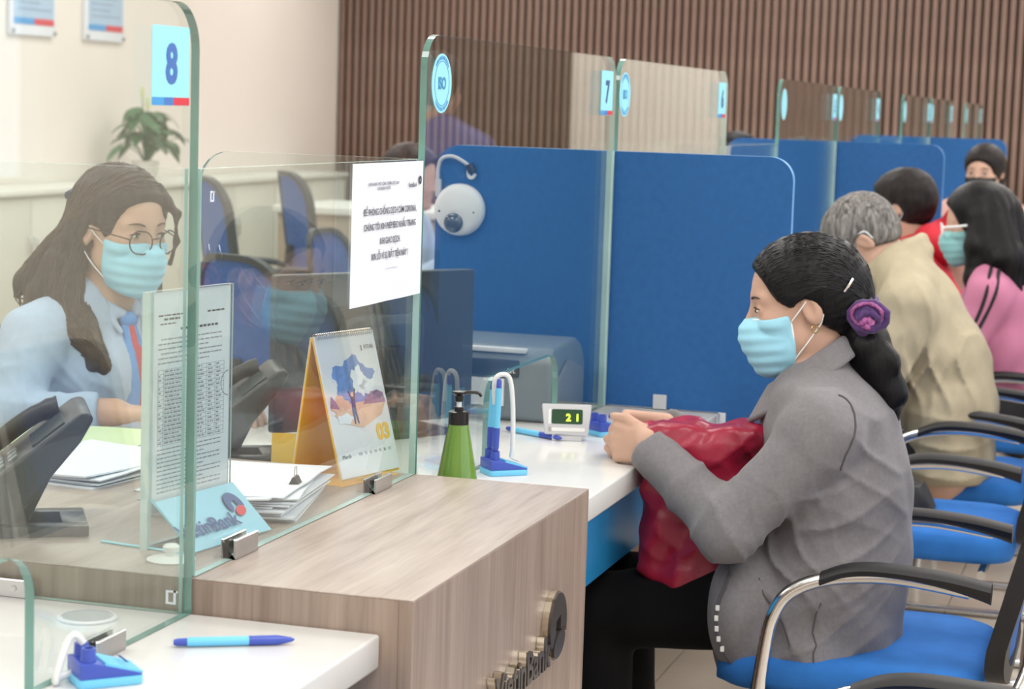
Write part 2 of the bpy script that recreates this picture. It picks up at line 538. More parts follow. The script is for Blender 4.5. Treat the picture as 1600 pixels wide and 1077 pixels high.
struct('ceiling', MB().box((-6, -5, 3.2), (13.2, 5, 3.3)), M['ceiling'], smooth=0)
struct('wall_left', MB().box((-6, 5.0, 0), (13.2, 5.15, 3.2)), M['wall'], smooth=0)
struct('wall_front', MB().box((-6.15, -5, 0), (-6.0, 5, 3.2)), M['wall'], smooth=0)
wr = MB()
ring_o = [(-6, 0), (13.2, 0), (13.2, 3.2), (-6, 3.2)]; ring_i = [(-4, 0.9), (8.5, 0.9), (8.5, 2.7), (-4, 2.7)]
vs = [(x, y, z) for y in (-5.15, -5.0) for (x, z) in ring_o + ring_i]
fs = []
for s_ in (0, 8):
    for k in range(4):
        k2 = (k + 1) % 4; fs.append((s_ + k, s_ + k2, s_ + 4 + k2, s_ + 4 + k))
for k in range(4):
    k2 = (k + 1) % 4; fs.append((k, k2, 8 + k2, 8 + k)); fs.append((4 + k, 4 + k2, 12 + k2, 12 + k))
struct('wall_right', wr.add(vs, fs), M['wall'], smooth=0)

wall_back = struct('wall_back', MB().box((13.03, -5, 0), (13.18, 5, 3.2)), M['slat_back'], smooth=0)
slat_me = None
for k in range(112):
    y = 4.965 - 0.06 * k
    if slat_me is None:
        s_ = MB().box((-0.035, -0.0185, 0), (0, 0.0185, 3.2)).build('slat', M['slat'], wall_back, bevel=0.006, seg=2)
        slat_me = s_.data
    else:
        s_ = bpy.data.objects.new('slat', slat_me); col.objects.link(s_); s_.parent = wall_back
    s_.location = (13.03, y, 0)
struct('wall_pillar', MB().box((12.6, -3.0, 0), (13.03, -1.78, 3.2)), M['wall'], bevel=0.01)

# low white cabinets along the staff-side wall
def low_cabinet(x0, x1, label):
    t = thing('low_cabinet', label, 'cabinet', ((x0 + x1) / 2, 4.79, 0), group='low cabinets along the staff wall')
    w = (x1 - x0) / 2 - 0.004
    MB().box((-w, -0.18, 0.06), (w, 0.2, 0.84)).build('body', M['cabinet'], t, bevel=0.004)
    MB().box((-w - .002, -0.22, 0.84), (w + .002, 0.2, 0.87)).build('top_board', M['cabinet_top'], t, bevel=0.005)
    for s_ in (-1, 1):
        xa, xb = (-w + .01, -.004) if s_ < 0 else (.004, w - .01)
        d = MB().box((xa, -0.197, 0.09), (xb, -0.18, 0.82)).build('door', M['cabinet'], t, bevel=0.003)
        MB().tube([(-.03 * 1 if s_ < 0 else .03, -0.2, .5), (-.03 if s_ < 0 else .03, -0.215, .51), (-.03 if s_ < 0 else .03, -0.215, .61), (-.03 if s_ < 0 else .03, -0.2, .62)], .005, 6).build('handle', M['steel'], d)
    return t
M['cabinet'] = pbr('cabinet_white', (214, 214, 206), 0.5, var=0.015)
M['cabinet_top'] = pbr('cabinet_top_white', (226, 226, 220), 0.4, var=0.015)
for i, (x0, lab) in enumerate(((7.0, 'low white cabinet at the left edge behind the masked clerk'), (8.3, 'low white cabinet under the potted plant'),
                               (9.6, 'low white cabinet just right of the potted plant'), (10.9, 'low white cabinet nearest the slatted wall'))):
    low_cabinet(x0, x0 + 1.3, lab)
# ------------------------------------------------------------------ counters, pedestals, boards
M['grey_cap'] = pbr('grey_grommet_lid', (150, 156, 158), 0.5)
STATIONS = {8: -LW, 7: BW, 6: BW + LW, 5: 2 * BW + 2 * LW, 4: 2 * BW + 3 * LW, 3: 3 * BW + 4 * LW, 2: 3 * BW + 5 * LW, 1: 4 * BW + 6 * LW}
PEDESTALS = [0.0, BW + 2 * LW, 2 * BW + 4 * LW, 3 * BW + 6 * LW]
COUNTER_LABEL = {8: 'white counter in the lower left corner holding the single blue pen', 7: 'white counter where the grey-jacketed woman rests her hands',
                 6: 'white counter behind the first blue board beside the grey-haired man', 5: 'white counter where the red-hooded person sits',
                 4: 'white counter just behind the second blue board', 3: 'white counter before the third blue board',
                 2: 'white counter behind the third blue board', 1: 'farthest white counter by the slatted wall'}
for k, lab in COUNTER_LABEL.items():
    x0 = STATIONS[k] + 0.002; x1 = STATIONS[k] + LW - 0.002
    t = thing('white_counter', lab, 'counter', ((x0 + x1) / 2, 0, 0), group='white customer counters')
    h = (x1 - x0) / 2
    MB().box((-h, -0.245, ZC - 0.042), (h, 0.78, ZC)).build('counter_top', M['solid_white'], t, bevel=0.004, seg=3)
    MB().box((-h + .002, -0.205, 0.575), (h - .002, -0.185, ZC - 0.042)).build('apron', M['apron_blue'], t, bevel=0.002)
    MB().box((-h + .002, 0.10, 0.0), (h - .002, 0.12, ZC - 0.042)).build('modesty_panel', M['wood_face'], t, bevel=0.002)
    if k == 8:
        g = MB().lathe([(0.036, 0), (0.036, .0025), (.031, .004), (.031, .0015), (0, .0015)], 32, (1.2084 / 2 - 0.076, 0.103, ZC)).build('cable_grommet', M['grey_plastic'], t)
        MB().lathe([(0, .001), (.029, .001), (.029, .0022), (0, .0022)], 28, (1.2084 / 2 - 0.076, 0.103, ZC)).build('grommet_lid', M['grey_cap'], t)

PED_LABEL = ['wooden pedestal with raised metal lettering in the foreground', 'wooden pedestal behind the first blue board',
             'wooden pedestal behind the second blue board', 'farthest wooden pedestal near the slatted wall']
for i, x0 in enumerate(PEDESTALS):
    t = thing('wooden_pedestal', PED_LABEL[i], 'pedestal', (x0 + BW / 2, 0.15, 0), group='wooden pedestals between counters')
    h = BW / 2
    MB().box((-h, -0.4347, ZB - 0.0022), (h, 0.52, ZB)).build('top_board', M['wood_top'], t, bevel=0.0006, seg=1)
    MB().box((-h, -0.4347, 0), (h, -0.4167, ZB - 0.0023)).build('front_board', M['wood_face'], t, bevel=0.0006, seg=1)
    MB().box((-h, -0.4165, 0), (-h + .018, 0.52, ZB - 0.0023)).build('side_board', M['wood_face'], t, bevel=0.0006, seg=1)
    MB().box((h - .018, -0.4165, 0), (h, 0.52, ZB - 0.0023)).build('side_board', M['wood_face'], t, bevel=0.0006, seg=1)
    MB().box((-h + .018, 0.502, 0), (h - .018, 0.52, ZB - 0.0023)).build('rear_board', M['wood_face'], t, bevel=0.0006, seg=1)
    if i == 0: ped = t

# raised metal name and emblem on the pedestal front
M['sign_metal'] = pbr('sign_metal_face', (92, 86, 82), 0.3, 0.6, var=0.05)
M['sign_side'] = pbr('sign_metal_polished', (206, 196, 176), 0.2, 0.9, var=0.05)
lettering('metal_lettering', 'VietinBank', M['sign_metal'], ped, (0.566, -0.2847 - 0.009, 0.586), (1, 0, 0), (0, 0, 1), 0.066, extrude=0.0055, bold=0.0012, align='RIGHT', sx=0.92)
lettering('metal_lettering_edge', 'VietinBank', M['sign_side'], ped, (0.566, -0.2847 - 0.006, 0.586), (1, 0, 0), (0, 0, 1), 0.066, extrude=0.0055, bold=0.0016, align='RIGHT', sx=0.92)
def emblem(parent, origin, xdir, ydir, r, d, top_mat, low_mat, rim_mat=None):
    """round emblem: an arch over a lens-shaped foot, made of two pieces"""
    fn = plane_fn(origin, xdir, ydir)
    arch = []
    for k in range(25):
        a = R(-18 + 232 * k / 24); arch.append((r * math.cos(a), 1.12 * r * math.sin(a) - .05 * r))
    arch += [(-.62 * r, -.62 * r), (-.36 * r, -.30 * r), (-.30 * r, .16 * r), (.22 * r, .30 * r), (.26 * r, -.22 * r), (.6 * r, -.16 * r)]
    low = []
    for k in range(20):
        a = 2 * math.pi * k / 20
        u, v = .70 * r * math.cos(a), .40 * r * math.sin(a)
        low.append((.18 * r + u * .94 - v * .34, -.70 * r + u * .34 + v * .94))
    MB().prism(arch, fn, 0, d).build('emblem_arch', top_mat, parent, world=True, smooth=0)
    MB().prism(low, fn, 0, d).build('emblem_foot', low_mat, parent, world=True, smooth=0)
    if rim_mat:
        MB().prism([(x * 1.05, y * 1.05) for x, y in arch], fn, 0, d * .7).build('emblem_rim', rim_mat, parent, world=True, smooth=0)
        MB().prism([(x * 1.05, y * 1.05) for x, y in low], fn, 0, d * .7).build('emblem_rim', rim_mat, parent, world=True, smooth=0)
emblem(ped, (0.608, -0.2849, 0.637), (1, 0, 0), (0, 0, 1), 0.044, 0.014, M['sign_metal'], M['sign_metal'], M['sign_side'])

# ------------------------------------------------------------------ glass panes
def pane_outline(x0, x1, z0, z1, r, slot=None, rs=0.05, left=1, right=1):
    pts = [(x0, z0)]
    if slot:
        s0, s1, zs = slot
        pts.append((s0, z0))
        pts += [(s0 + rs - rs * math.cos(R(a)), zs - rs + rs * math.sin(R(a))) for a in range(0, 91, 15)]
        pts += [(s1 - rs + rs * math.sin(R(a)), zs - rs + rs * math.cos(R(a))) for a in range(0, 91, 15)]
        pts.append((s1, z0))
    pts.append((x1, z0))
    if right: pts += [(x1 - r + r * math.cos(R(a)), z1 - r + r * math.sin(R(a))) for a in range(0, 91, 10)]
    else: pts.append((x1, z1))
    if left: pts += [(x0 + r + r * math.cos(R(a)), z1 - r + r * math.sin(R(a))) for a in range(90, 181, 10)]
    else: pts.append((x0, z1))
    return pts

def clamp(parent, x, y, z, w=0.07, h=0.024, face='y'):
    """small metal shoe gripping the pane's lower edge"""
    mb = MB()
    if face == 'y':
        mb.prism([(y - .0055, z), (y + .0160, z), (y + .0160, z + h), (y + .0115, z + h), (y + .0115, z + .0008), (y - .0008, z + .0008), (y - .0008, z + h), (y - .0055, z + h)],
                 lambda u, v, w_: (w_, u, v), x - w / 2, x + w / 2)
    mb.build('clamp', M['steel'], parent, world=True, bevel=0.001, seg=1)

def number_sticker(parent, x0, z0, digit):
    y = -0.0006
    fn = plane_fn((x0, y, z0), (1, 0, 0), (0, 0, 1))
    st = MB().prism(round_rect(0, 0, .096, .091, .004, 3), fn, 0, .0006).build('number_sticker', M['sky_sticker'], parent, world=True, smooth=0)
    for (a, b, m) in ((0, .030, 'mid_blue_print'), (.030, .055, 'logo_blue'), (.055, .096, 'logo_red')):
        me = MB().prism([(a, 0.0004), (b, 0.0004), (b, .0095), (a, .0095)], plane_fn((x0, y - .0006, z0), (1, 0, 0), (0, 0, 1)), 0, .0004)
        o = me.build('sticker_band', M[m], None, smooth=0); o.data.transform(world_of(parent).inverted()); o.parent = st
    o = lettering('printed_digit', digit, M['logo_navy'] if digit != '8' else M['logo_blue8'], parent, (x0 + .049, y - .0010, z0 + .027), (1, 0, 0), (0, 0, 1), 0.062, extrude=0.0003, bold=0.0022, sx=0.95)
    o.parent = st
    return st
M['logo_blue8'] = pbr('digit_blue_print', (58, 104, 178), 0.5)

def iso_sticker(parent, x, z, full):
    y = -0.0006
    fn = plane_fn((x, y, z), (1, 0, 0), (0, 0, 1))
    st = MB().prism([(.048 * math.cos(R(a)), .047 * math.sin(R(a))) for a in range(0, 360, 10)], fn, 0, .0006).build('round_sticker', M['sky_sticker'], parent, world=True, smooth=0)
    if full:
        ring = MB()
        n = 40
        vs = []
        for k in range(n):
            a = 2 * math.pi * k / n
            for rr in (.0345, .036): vs.append(plane_fn((x, y - .0009, z), (1, 0, 0), (0, 0, 1))(rr * math.cos(a), rr * math.sin(a), 0))
        fs = [(2 * k, 2 * k + 1, (2 * ((k + 1) % n)) + 1, 2 * ((k + 1) % n)) for k in range(n)]
        o = ring.add(vs, fs).build('printed_ring', M['mid_blue_print'], None, smooth=0); o.data.transform(world_of(parent).inverted()); o.parent = st
        fr = plane_fn((x, y - .0009, z), (1, 0, 0), (0, 0, 1)); mbt = MB()
        for (a0, a1, n_) in ((140, 40, 14), (222, 318, 12)):
            for i in range(n_):
                a = R(a0 + (a1 - a0) * (i + .5) / n_); da = .035 + .012 * (i % 3)
                mbt.add([fr(rr * math.cos(aa), rr * math.sin(aa), 0) for rr, aa in ((.0378, a - da), (.0378, a + da), (.0435, a + da * .8), (.0435, a - da * .8))], [(0, 1, 2, 3)])
        o = mbt.build('printed_rim_marks', M['mid_blue_print'], None, smooth=0); o['kind'] = 'stuff'; o.data.transform(world_of(parent).inverted()); o.parent = st
        o = lettering('printed_word', 'ISO', M['mid_blue_dark'], parent, (x, y - .0009, z - .0085), (1, 0, 0), (0, 0, 1), .026, extrude=.0003, bold=.0009, sx=.95); o.parent = st
M['mid_blue_dark'] = pbr('iso_blue_print', (58, 142, 190), 0.5)

PANE_LABEL = {8: 'tall glass pane carrying the number 8 sticker', 7: 'tall glass pane carrying the ISO sticker and number 7',
              6: 'tall glass pane just right of the number 7 sticker', 5: 'tall glass pane in front of the second blue board',
              4: 'tall glass pane at the right half of the second blue board', 3: 'first of the small far glass panes over the third blue board',
              2: 'second of the small far glass panes over the third blue board', 1: 'farthest tall glass pane by the slatted wall'}
PANES = {}
for k, x0 in STATIONS.items():
    x1 = x0 + LW
    t = thing('tall_glass_pane', PANE_LABEL[k], 'glass pane', ((x0 + x1) / 2, 0, ZC), group='tall numbered glass panes')
    PANES[k] = t
    out = pane_outline(x0 + (.027 if k in (6, 4, 2) else .003), x1 - .004, ZC + .001, HG, 0.055, (x0 + .38, x0 + .825, ZC + .153), rs=0.05)
    MB().prism(out, lambda u, v, w: (u, w, v), 0.011, 0.0, 0, 1).build('pane', [M['glass'], M['glass_edge']], t, world=True, smooth=0, fix=True)
    number_sticker(t, x1 - .130, HG - .120, str(k))
    iso_sticker(t, x0 + .072, HG - .0755, k in (7, 6))
    for cx in (x0 + .19, x1 - .218): clamp(t, cx, 0, ZC, w=.066)
    if k in (7, 5, 3):
        MB().box((x1 - .012, -.002, ZC + .001), (x1 - .003, .013, HS)).build('edge_glow_strip', M['glass_edge_light'], t, world=True, smooth=0)  # added pale strip: the glow of the pane's end edge, put into colour

for i, x0 in enumerate(PEDESTALS[:3]):
    w = ['holding the calendar', 'behind the first blue board', 'behind the second blue board'][i]
    g = 'short glass panes on the pedestals'
    t = thing('short_glass_pane', ['short glass pane that carries the taped paper notice', 'short glass pane on the pedestal behind the first blue board', 'short glass pane on the pedestal behind the second blue board'][i], 'glass pane', (x0 + BW / 2, 0, ZB), group=g)
    MB().prism([(x0 + .004, ZB + .001), (x0 + BW - .004, ZB + .001), (x0 + BW - .004, HS), (x0 + .004, HS)], lambda u, v, w_: (u, w_, v), 0.011, 0.0, 0, 1).build('pane', [M['glass'], M['glass_edge_light']], t, world=True, smooth=0)
    clamp(t, x0 + .148, 0, ZB, w=.07, h=.026); clamp(t, x0 + .652, 0, ZB, w=.07, h=.022)
    if i == 0: short_pane = t
    t = thing('side_glass_pane', 'crosswise glass pane at the near edge of the pedestal ' + w, 'glass pane', (x0 - .008, .2, ZC), group=g)
    out = [(.013, ZC + .001), (.385, ZC + .001)] + [(.385 - .05 + .05 * math.cos(R(a)), HS - .05 + .05 * math.sin(R(a))) for a in range(0, 91, 15)] + [(.013, HS)]
    MB().prism(out, lambda u, v, w_: (w_, u, v), x0 - .013, x0 - .003, 0, 1).build('pane', [M['glass'], M['glass_edge_light']], t, world=True, smooth=0)
    if i == 0:
        br = MB().box((x0 - .019, .2135, ZC - 0.0), (x0 - .0135, .34, ZC + .023)).build('bracket', M['steel'], t, world=True, bevel=.001, seg=1)
        for yy in (.236, .266, .31):
            sc_ = MB().lathe([(0.0, 0), (.0042, 0), (.0038, .0015), (0, .0018)], 14, mat=Matrix.Translation((x0 - .019, yy, ZC + .012)) @ Matrix.Rotation(R(-90), 4, 'Y')).build('screw', M['steel'], None)
            sc_.data.transform(world_of(t).inverted()); sc_.parent = br
        near_pane = t
    t = thing('side_glass_pane', 'crosswise glass pane at the far edge of the pedestal ' + w, 'glass pane', (x0 + BW + .008, .2, ZC), group=g)
    MB().prism(out, lambda u, v, w_: (w_, u, v), x0 + BW + .003, x0 + BW + .013, 0, 1).build('pane', [M['glass'], M['glass_edge_light']], t, world=True, smooth=0)

# etched maker's marks on the glass
def maker_mark(parent, o, xd, yd, s):
    fn = plane_fn(o, xd, yd)
    mb = MB()
    for q in ([(0, 0), (.2, 0), (.2, 1), (0, 1)], [(.6, 0), (.8, 0), (.8, 1), (.6, 1)], [(.2, 0), (.6, 0), (.6, .15), (.2, .15)], [(.2, .85), (.95, .85), (.95, 1), (.2, 1)]):
        mb.prism([(a * s, b * s) for a, b in q], fn, 0, .0003)
    mb.build('etched_mark', M['paper'], parent, world=True, smooth=0)
maker_mark(short_pane, (.030, -.0006, 1.262), (1, 0, 0), (0, 0, 1), .013)
maker_mark(near_pane, (-.0136, .030, ZC + .012), (0, -1, 0), (0, 0, 1), .017)

# ------------------------------------------------------------------ blue boards
BOARD_LABEL = ['blue felt board beside the grey-jacketed woman, with the round white camera', 'second blue felt board, behind the grey-haired man', 'farthest blue felt board, behind the woman in the black mask']
BOARDS = []
for i, x0 in enumerate((BW + LW, 2 * BW + 3 * LW, 3 * BW + 5 * LW)):
    t = thing('blue_board', BOARD_LABEL[i], 'partition', (x0, 0, ZC), group='blue felt boards between counters')
    out = [(-.3815, .52), (-.262, .52), (-.262, ZC + .003), (.394, ZC + .003)]
    out += [(.394 - .05 + .05 * math.cos(R(a)), HS - .05 + .05 * math.sin(R(a))) for a in range(0, 91, 10)]
    out += [(-.3815 + .05 + .05 * math.cos(R(a)), HS - .05 + .05 * math.sin(R(a))) for a in range(90, 181, 10)]
    MB().prism(out, lambda u, v, w_: (w_, u, v), x0 + .001, x0 + .024, 0, 1).build('board', [M['felt_blue'], M['felt_trim']], t, world=True, smooth=0)
    MB().box((x0 - .003, -.134, ZC + .001), (x0 + .028, -.105, ZC + .032)).build('foot_clip', M['grey_plastic'], t, world=True, bevel=.001, seg=1)
    BOARDS.append(t)
# ------------------------------------------------------------------ visitors' chairs
def arm_path(y):
    return spline([(-.20, y, .622), (-.08, y, .634), (.02, y, .625), (.085, y, .600), (.118, y, .56), (.135, y, .48), (.165, y, .20), (.185, y, .022)], 5)

def visitor_chair(label, loc, rz):
    t = thing('visitor_chair', label, 'chair', loc, rz, group='blue visitor chairs with chrome arms')
    # cushion with a waterfall front
    out = round_rect(-.225, -.235, .235, .235, .09, 8)
    mb = MB(); rows = []
    for (s_, z) in ((.90, .405), (.97, .408), (1.0, .425), (1.0, .448), (.975, .463), (.90, .470), (.6, .474), (.2, .475)):
        rows.append([(x * s_, y * s_, z - (.02 * max(0, (x - .14) / .1) ** 2 if z > .42 else 0)) for x, y in out + [out[0]]])
    mb.sheet(rows)
    n = len(out)
    mb.add(rows[0][:-1], [tuple(range(n))[::-1]]); mb.add(rows[-1][:-1], [tuple(range(n))])
    mb.build('seat', M['chair_blue'], t, smooth=60)
    for s_ in (-1, 1):
        y = .265 * s_
        a = MB().tube(arm_path(y) , .0125, 10).build('arm_tube', M['chrome'], t, smooth=60)
        pts = spline([(-.235, y, .628), (-.16, y, .640), (-.06, y, .646), (.0, y, .640), (.045, y, .622)], 6)
        rows = []
        for i, q in enumerate(pts):
            u = i / (len(pts) - 1)
            w = .024 - .004 * abs(u - .4); h = .013 + .012 * max(0, 1 - u * 2.6)
            rows.append([(q.x, q.y + w * math.cos(R(k * 30)) , q.z - (h - .010 if k > 6 else 0) * 0 + (h if math.sin(R(k * 30)) < 0 else .011) * math.sin(R(k * 30))) for k in range(13)])
        pad = MB().sheet(rows); pad.add(rows[0][:-1], [tuple(range(12))]); pad.add(rows[-1][:-1], [tuple(range(12))[::-1]])
        pad.build('arm_pad', M['rubber'], t, smooth=50)
        MB().tube(spline([(.185, y, .02), (.12, y, .012), (-.20, y, .012), (-.25, y, .03), (-.265, y, .2), (-.278, y, .42), (-.305, y * .86, .52), (-.34, y * .80, .70), (-.375, y * .78, .86)], 5), .0115, 10).build('side_frame', M['chrome'], t, smooth=60)
    MB().tube([(.13, -.265, .40), (.13, .265, .40)], .011, 8).build('front_rail', M['chrome'], t)
    MB().tube([(-.16, -.262, .39), (-.16, .262, .39)], .011, 8).build('rear_rail', M['chrome'], t)
    # curved back: black rim round a blue mesh panel
    bo = round_rect(-.215, .0, .215, .44, .07, 6)
    def bend(u, v, w):
        return (-.238 - .022 * math.sin(math.pi * min(1, v / .30)) * 0 - .115 * (v / .46) ** 1.5 - .45 * (.215 ** 2 - u ** 2) + w, u, .445 + v)
    n = len(bo); ctr = (0, .22)
    rim = MB(); vs = []
    inner = [(x * .86, .22 + (y - .22) * .88) for x, y in bo]
    for ring, w in ((bo, -.016), (bo, .016), (inner, .014), (inner, -.014)):
        vs += [bend(x, y, w) for x, y in ring]
    fs = []
    for q in range(4):
        q2 = (q + 1) % 4
        for k in range(n):
            k2 = (k + 1) % n; fs.append((q * n + k, q * n + k2, q2 * n + k2, q2 * n + k))
    rim.add(vs, fs).build('back_rim', M['rubber'], t, smooth=50)
    rows = []
    for i in range(9):
        v = .022 + .396 * i / 8
        hw = .19 - (.05 * (1 - min(1, (.44 - v) / .06, v / .06 + .2)) if v < .06 or v > .38 else 0)
        rows.append([bend(hw * (-1 + 2 * j / 8), v, 0) for j in range(9)])
    MB().sheet(rows).build('back_mesh', M['mesh_blue'], t, smooth=60, thick=.003)
    return t

CH = [(1.42, -.645, 'blue visitor chair the grey-jacketed woman sits on'), (.205, -.79, 'visitor chair at the lower right corner, nearest the camera'),
      (2.64, -.62, 'empty visitor chair behind the grey-jacketed woman holding a black bag'), (3.39, -.61, 'visitor chair the man in the beige jacket sits on'),
      (4.30, -.66, 'visitor chair the girl in pink sits on'), (4.91, -.55, 'visitor chair the person in the red hood sits on')]
chair0 = visitor_chair(CH[0][2], (CH[0][0], CH[0][1], 0), R(90))
for (x, y, lab) in CH[1:]:
    c = copy_tree(chair0); place(c, (x, y, 0), R(90)); c['label'] = lab

# ------------------------------------------------------------------ staff chairs and desk at the back
M['office_black'] = pbr('office_chair_frame', (40, 48, 56), 0.5)
def office_chair(label, loc, rz):
    t = thing('office_chair', label, 'office chair', loc, rz, group='blue office chairs on the staff side')
    for k in range(5):
        a = 2 * math.pi * k / 5
        lg = MB().tube([(0, 0, .10), (.16 * math.cos(a), .16 * math.sin(a), .085), (.30 * math.cos(a), .30 * math.sin(a), .065)], [.022, .018, .014], 8).build('base_leg', M['office_black'], t)
        MB().lathe([(.0, -.012), (.026, -.012), (.028, 0), (.026, .012), (0, .012)], 14, mat=Matrix.Translation((.30 * math.cos(a), .30 * math.sin(a), .029)) @ Matrix.Rotation(R(90), 4, 'X')).build('caster', M['black_plastic'], lg)
    MB().lathe([(.028, .09), (.028, .28), (.018, .281), (.018, .44)], 14).build('gas_post', M['chrome'], t)
    out = round_rect(-.23, -.235, .24, .235, .1, 7)
    mb = MB(); rows = [[(x * s_, y * s_, z) for x, y in out + [out[0]]] for (s_, z) in ((.88, .43), (.98, .435), (1, .455), (1, .48), (.96, .50), (.6, .508), (.1, .509))]
    mb.sheet(rows); mb.add(rows[0][:-1], [tuple(range(len(out)))[::-1]])
    mb.build('seat', M['chair_blue'], t, smooth=60)
    bo = round_rect(-.225, 0, .225, .50, .15, 8)
    def bend(u, v, w): return (-.20 - .07 * v / .5 - .9 * (.05 - u * u) + w, u * (1 - .12 * v), .56 + v)
    vs = []; n = len(bo); inner = [(x * .90, .25 + (y - .25) * .92) for x, y in bo]
    for ring, w in ((bo, -.014), (bo, .014), (inner, .014), (inner, -.014)): vs += [bend(x, y, w) for x, y in ring]
    fs = [(q * n + k, q * n + (k + 1) % n, ((q + 1) % 4) * n + (k + 1) % n, ((q + 1) % 4) * n + k) for q in range(4) for k in range(n)]
    MB().add(vs, fs).build('back_frame', M['office_black'], t, smooth=50)
    rows = []
    for i in range(13):
        v = .02 + .46 * i / 12
        r_ = .14; e = 0
        if v > .36: e = r_ - math.sqrt(max(0, r_ ** 2 - (v - .36) ** 2))
        if v < .14: e = r_ - math.sqrt(max(0, r_ ** 2 - (.14 - v) ** 2))
        hw = .203 - e
        rows.append([bend(hw * (-1 + j / 5), v, 0) for j in range(11)])
    MB().sheet(rows).build('back_mesh', M['mesh_blue'], t, smooth=60, thick=.004)
    MB().tube([(-.05, 0, .44), (-.22, 0, .45), (-.30, 0, .56), (-.28, 0, .72)], .02, 8).build('back_bar', M['office_black'], t)
    for s_ in (-1, 1):
        y = .27 * s_
        MB().tube(spline([(-.02, y * .7, .44), (-.02, y, .46), (-.06, y, .60), (-.09, y, .665)], 4), .014, 8).build('arm_post', M['office_black'], t)
        MB().tube(spline([(-.02, y, .46), (.05, y, .60), (.08, y, .665)], 4), .012, 8).build('arm_post', M['office_black'], t)
        MB().tube(spline([(-.16, y, .65), (-.05, y, .68), (.10, y, .675), (.17, y, .65)], 4), .019, 8, flat=.7).build('arm_pad', M['office_black'], t)
    return t
oc = office_chair('office chair just right of the clerk, nearer the pane edge', (6.0, 2.50, 0), R(-48))
o2 = copy_tree(oc); place(o2, (6.9, 2.50, 0), R(-50)); o2['label'] = 'office chair farther back beside the pale desk'
o3 = copy_tree(oc); place(o3, (3.46, 1.30, 0), R(-25)); o3.scale = (.89, .89, .89); o3['label'] = 'office chair with rounded back seen over the dark monitor'

for (lx, ly, lr, lab) in ((1.455, .965, -104.5, 'office chair the clerk in glasses sits on'), (5.21, 1.70, -95, 'office chair behind the paper notice'), (8.21, 1.03, -95, 'office chair of the clerk behind the far blue boards')):
    o4 = copy_tree(oc); place(o4, (lx, ly, 0), R(lr)); o4.scale = (.85, .85, .85); o4['label'] = lab
c = copy_tree(chair0); place(c, (7.10, -.62, 0), R(200)); c['label'] = 'visitor chair of the woman in the black mask'

M['desk_beige'] = pbr('desk_side_beige', (170, 155, 138), 0.5)
t = thing('office_desk', 'pale office desk with white top near the slatted wall', 'desk', (7.9, 2.55, 0), 0)
MB().box((-.35, -.62, .82), (.45, .62, .855)).build('desk_top', M['cabinet_top'], t, bevel=.004)
MB().box((-.32, -.60, .0), (-.29, .60, .82)).build('front_panel', M['desk_beige'], t, bevel=.003)
for s_ in (-1, 1):
    MB().box((-.29, .57 * s_ - .015, 0), (.43, .57 * s_ + .015, .82)).build('side_panel', M['desk_beige'], t, bevel=.003)

# ------------------------------------------------------------------ wall frames, plant
M['frame_blue'] = pbr('poster_blue', (164, 190, 216), 0.5, var=0.04)
M['frame_grey_print'] = pbr('poster_grey_print', (136, 160, 190), 0.5)
M['frame_metal'] = pbr('thin_grey_frame', (160, 160, 158), 0.4, 0.3)
for (xa, xb, lab) in ((8.10, 8.56, 'framed blue notice at the top left corner'), (8.95, 9.40, 'framed blue notice above the potted plant')):
    t = thing('wall_notice', lab, 'notice', ((xa + xb) / 2, 4.985, 1.7), group='framed notices on the staff wall')
    w = (xb - xa) / 2
    MB().box((-w - .02, -.012, .0), (w + .02, .012, .72)).build('back_plate', M['paper'], t, bevel=.003)
    sh = MB().box((-w + .01, -.015, .06), (w - .01, -.012, .68)).build('poster', M['frame_blue'], t)
    MB().box((-w + .01, -.0165, .06), (0, -.015, .095)).build('poster_band', M['mid_blue_print'], t)
    MB().box((0, -.0165, .06), (w - .01, -.015, .095)).build('poster_band', M['logo_red'], t)
    ln = MB()
    for i in range(14):
        e = w - .05 - .04 * ((i * 7) % 4)
        ln.box((-w + .05, -.0165, .14 + i * .036), (e, -.015, .150 + i * .036))
    ln.build('printed_lines', M['frame_grey_print'], t, smooth=0)
    for s_ in (-1, 1):
        MB().lathe([(0, 0), (.012, 0), (.012, .012), (0, .013)], 12, mat=Matrix.Translation((w * s_, -.012, .02)) @ Matrix.Rotation(R(90), 4, 'X')).build('wall_stud', M['frame_metal'], t)

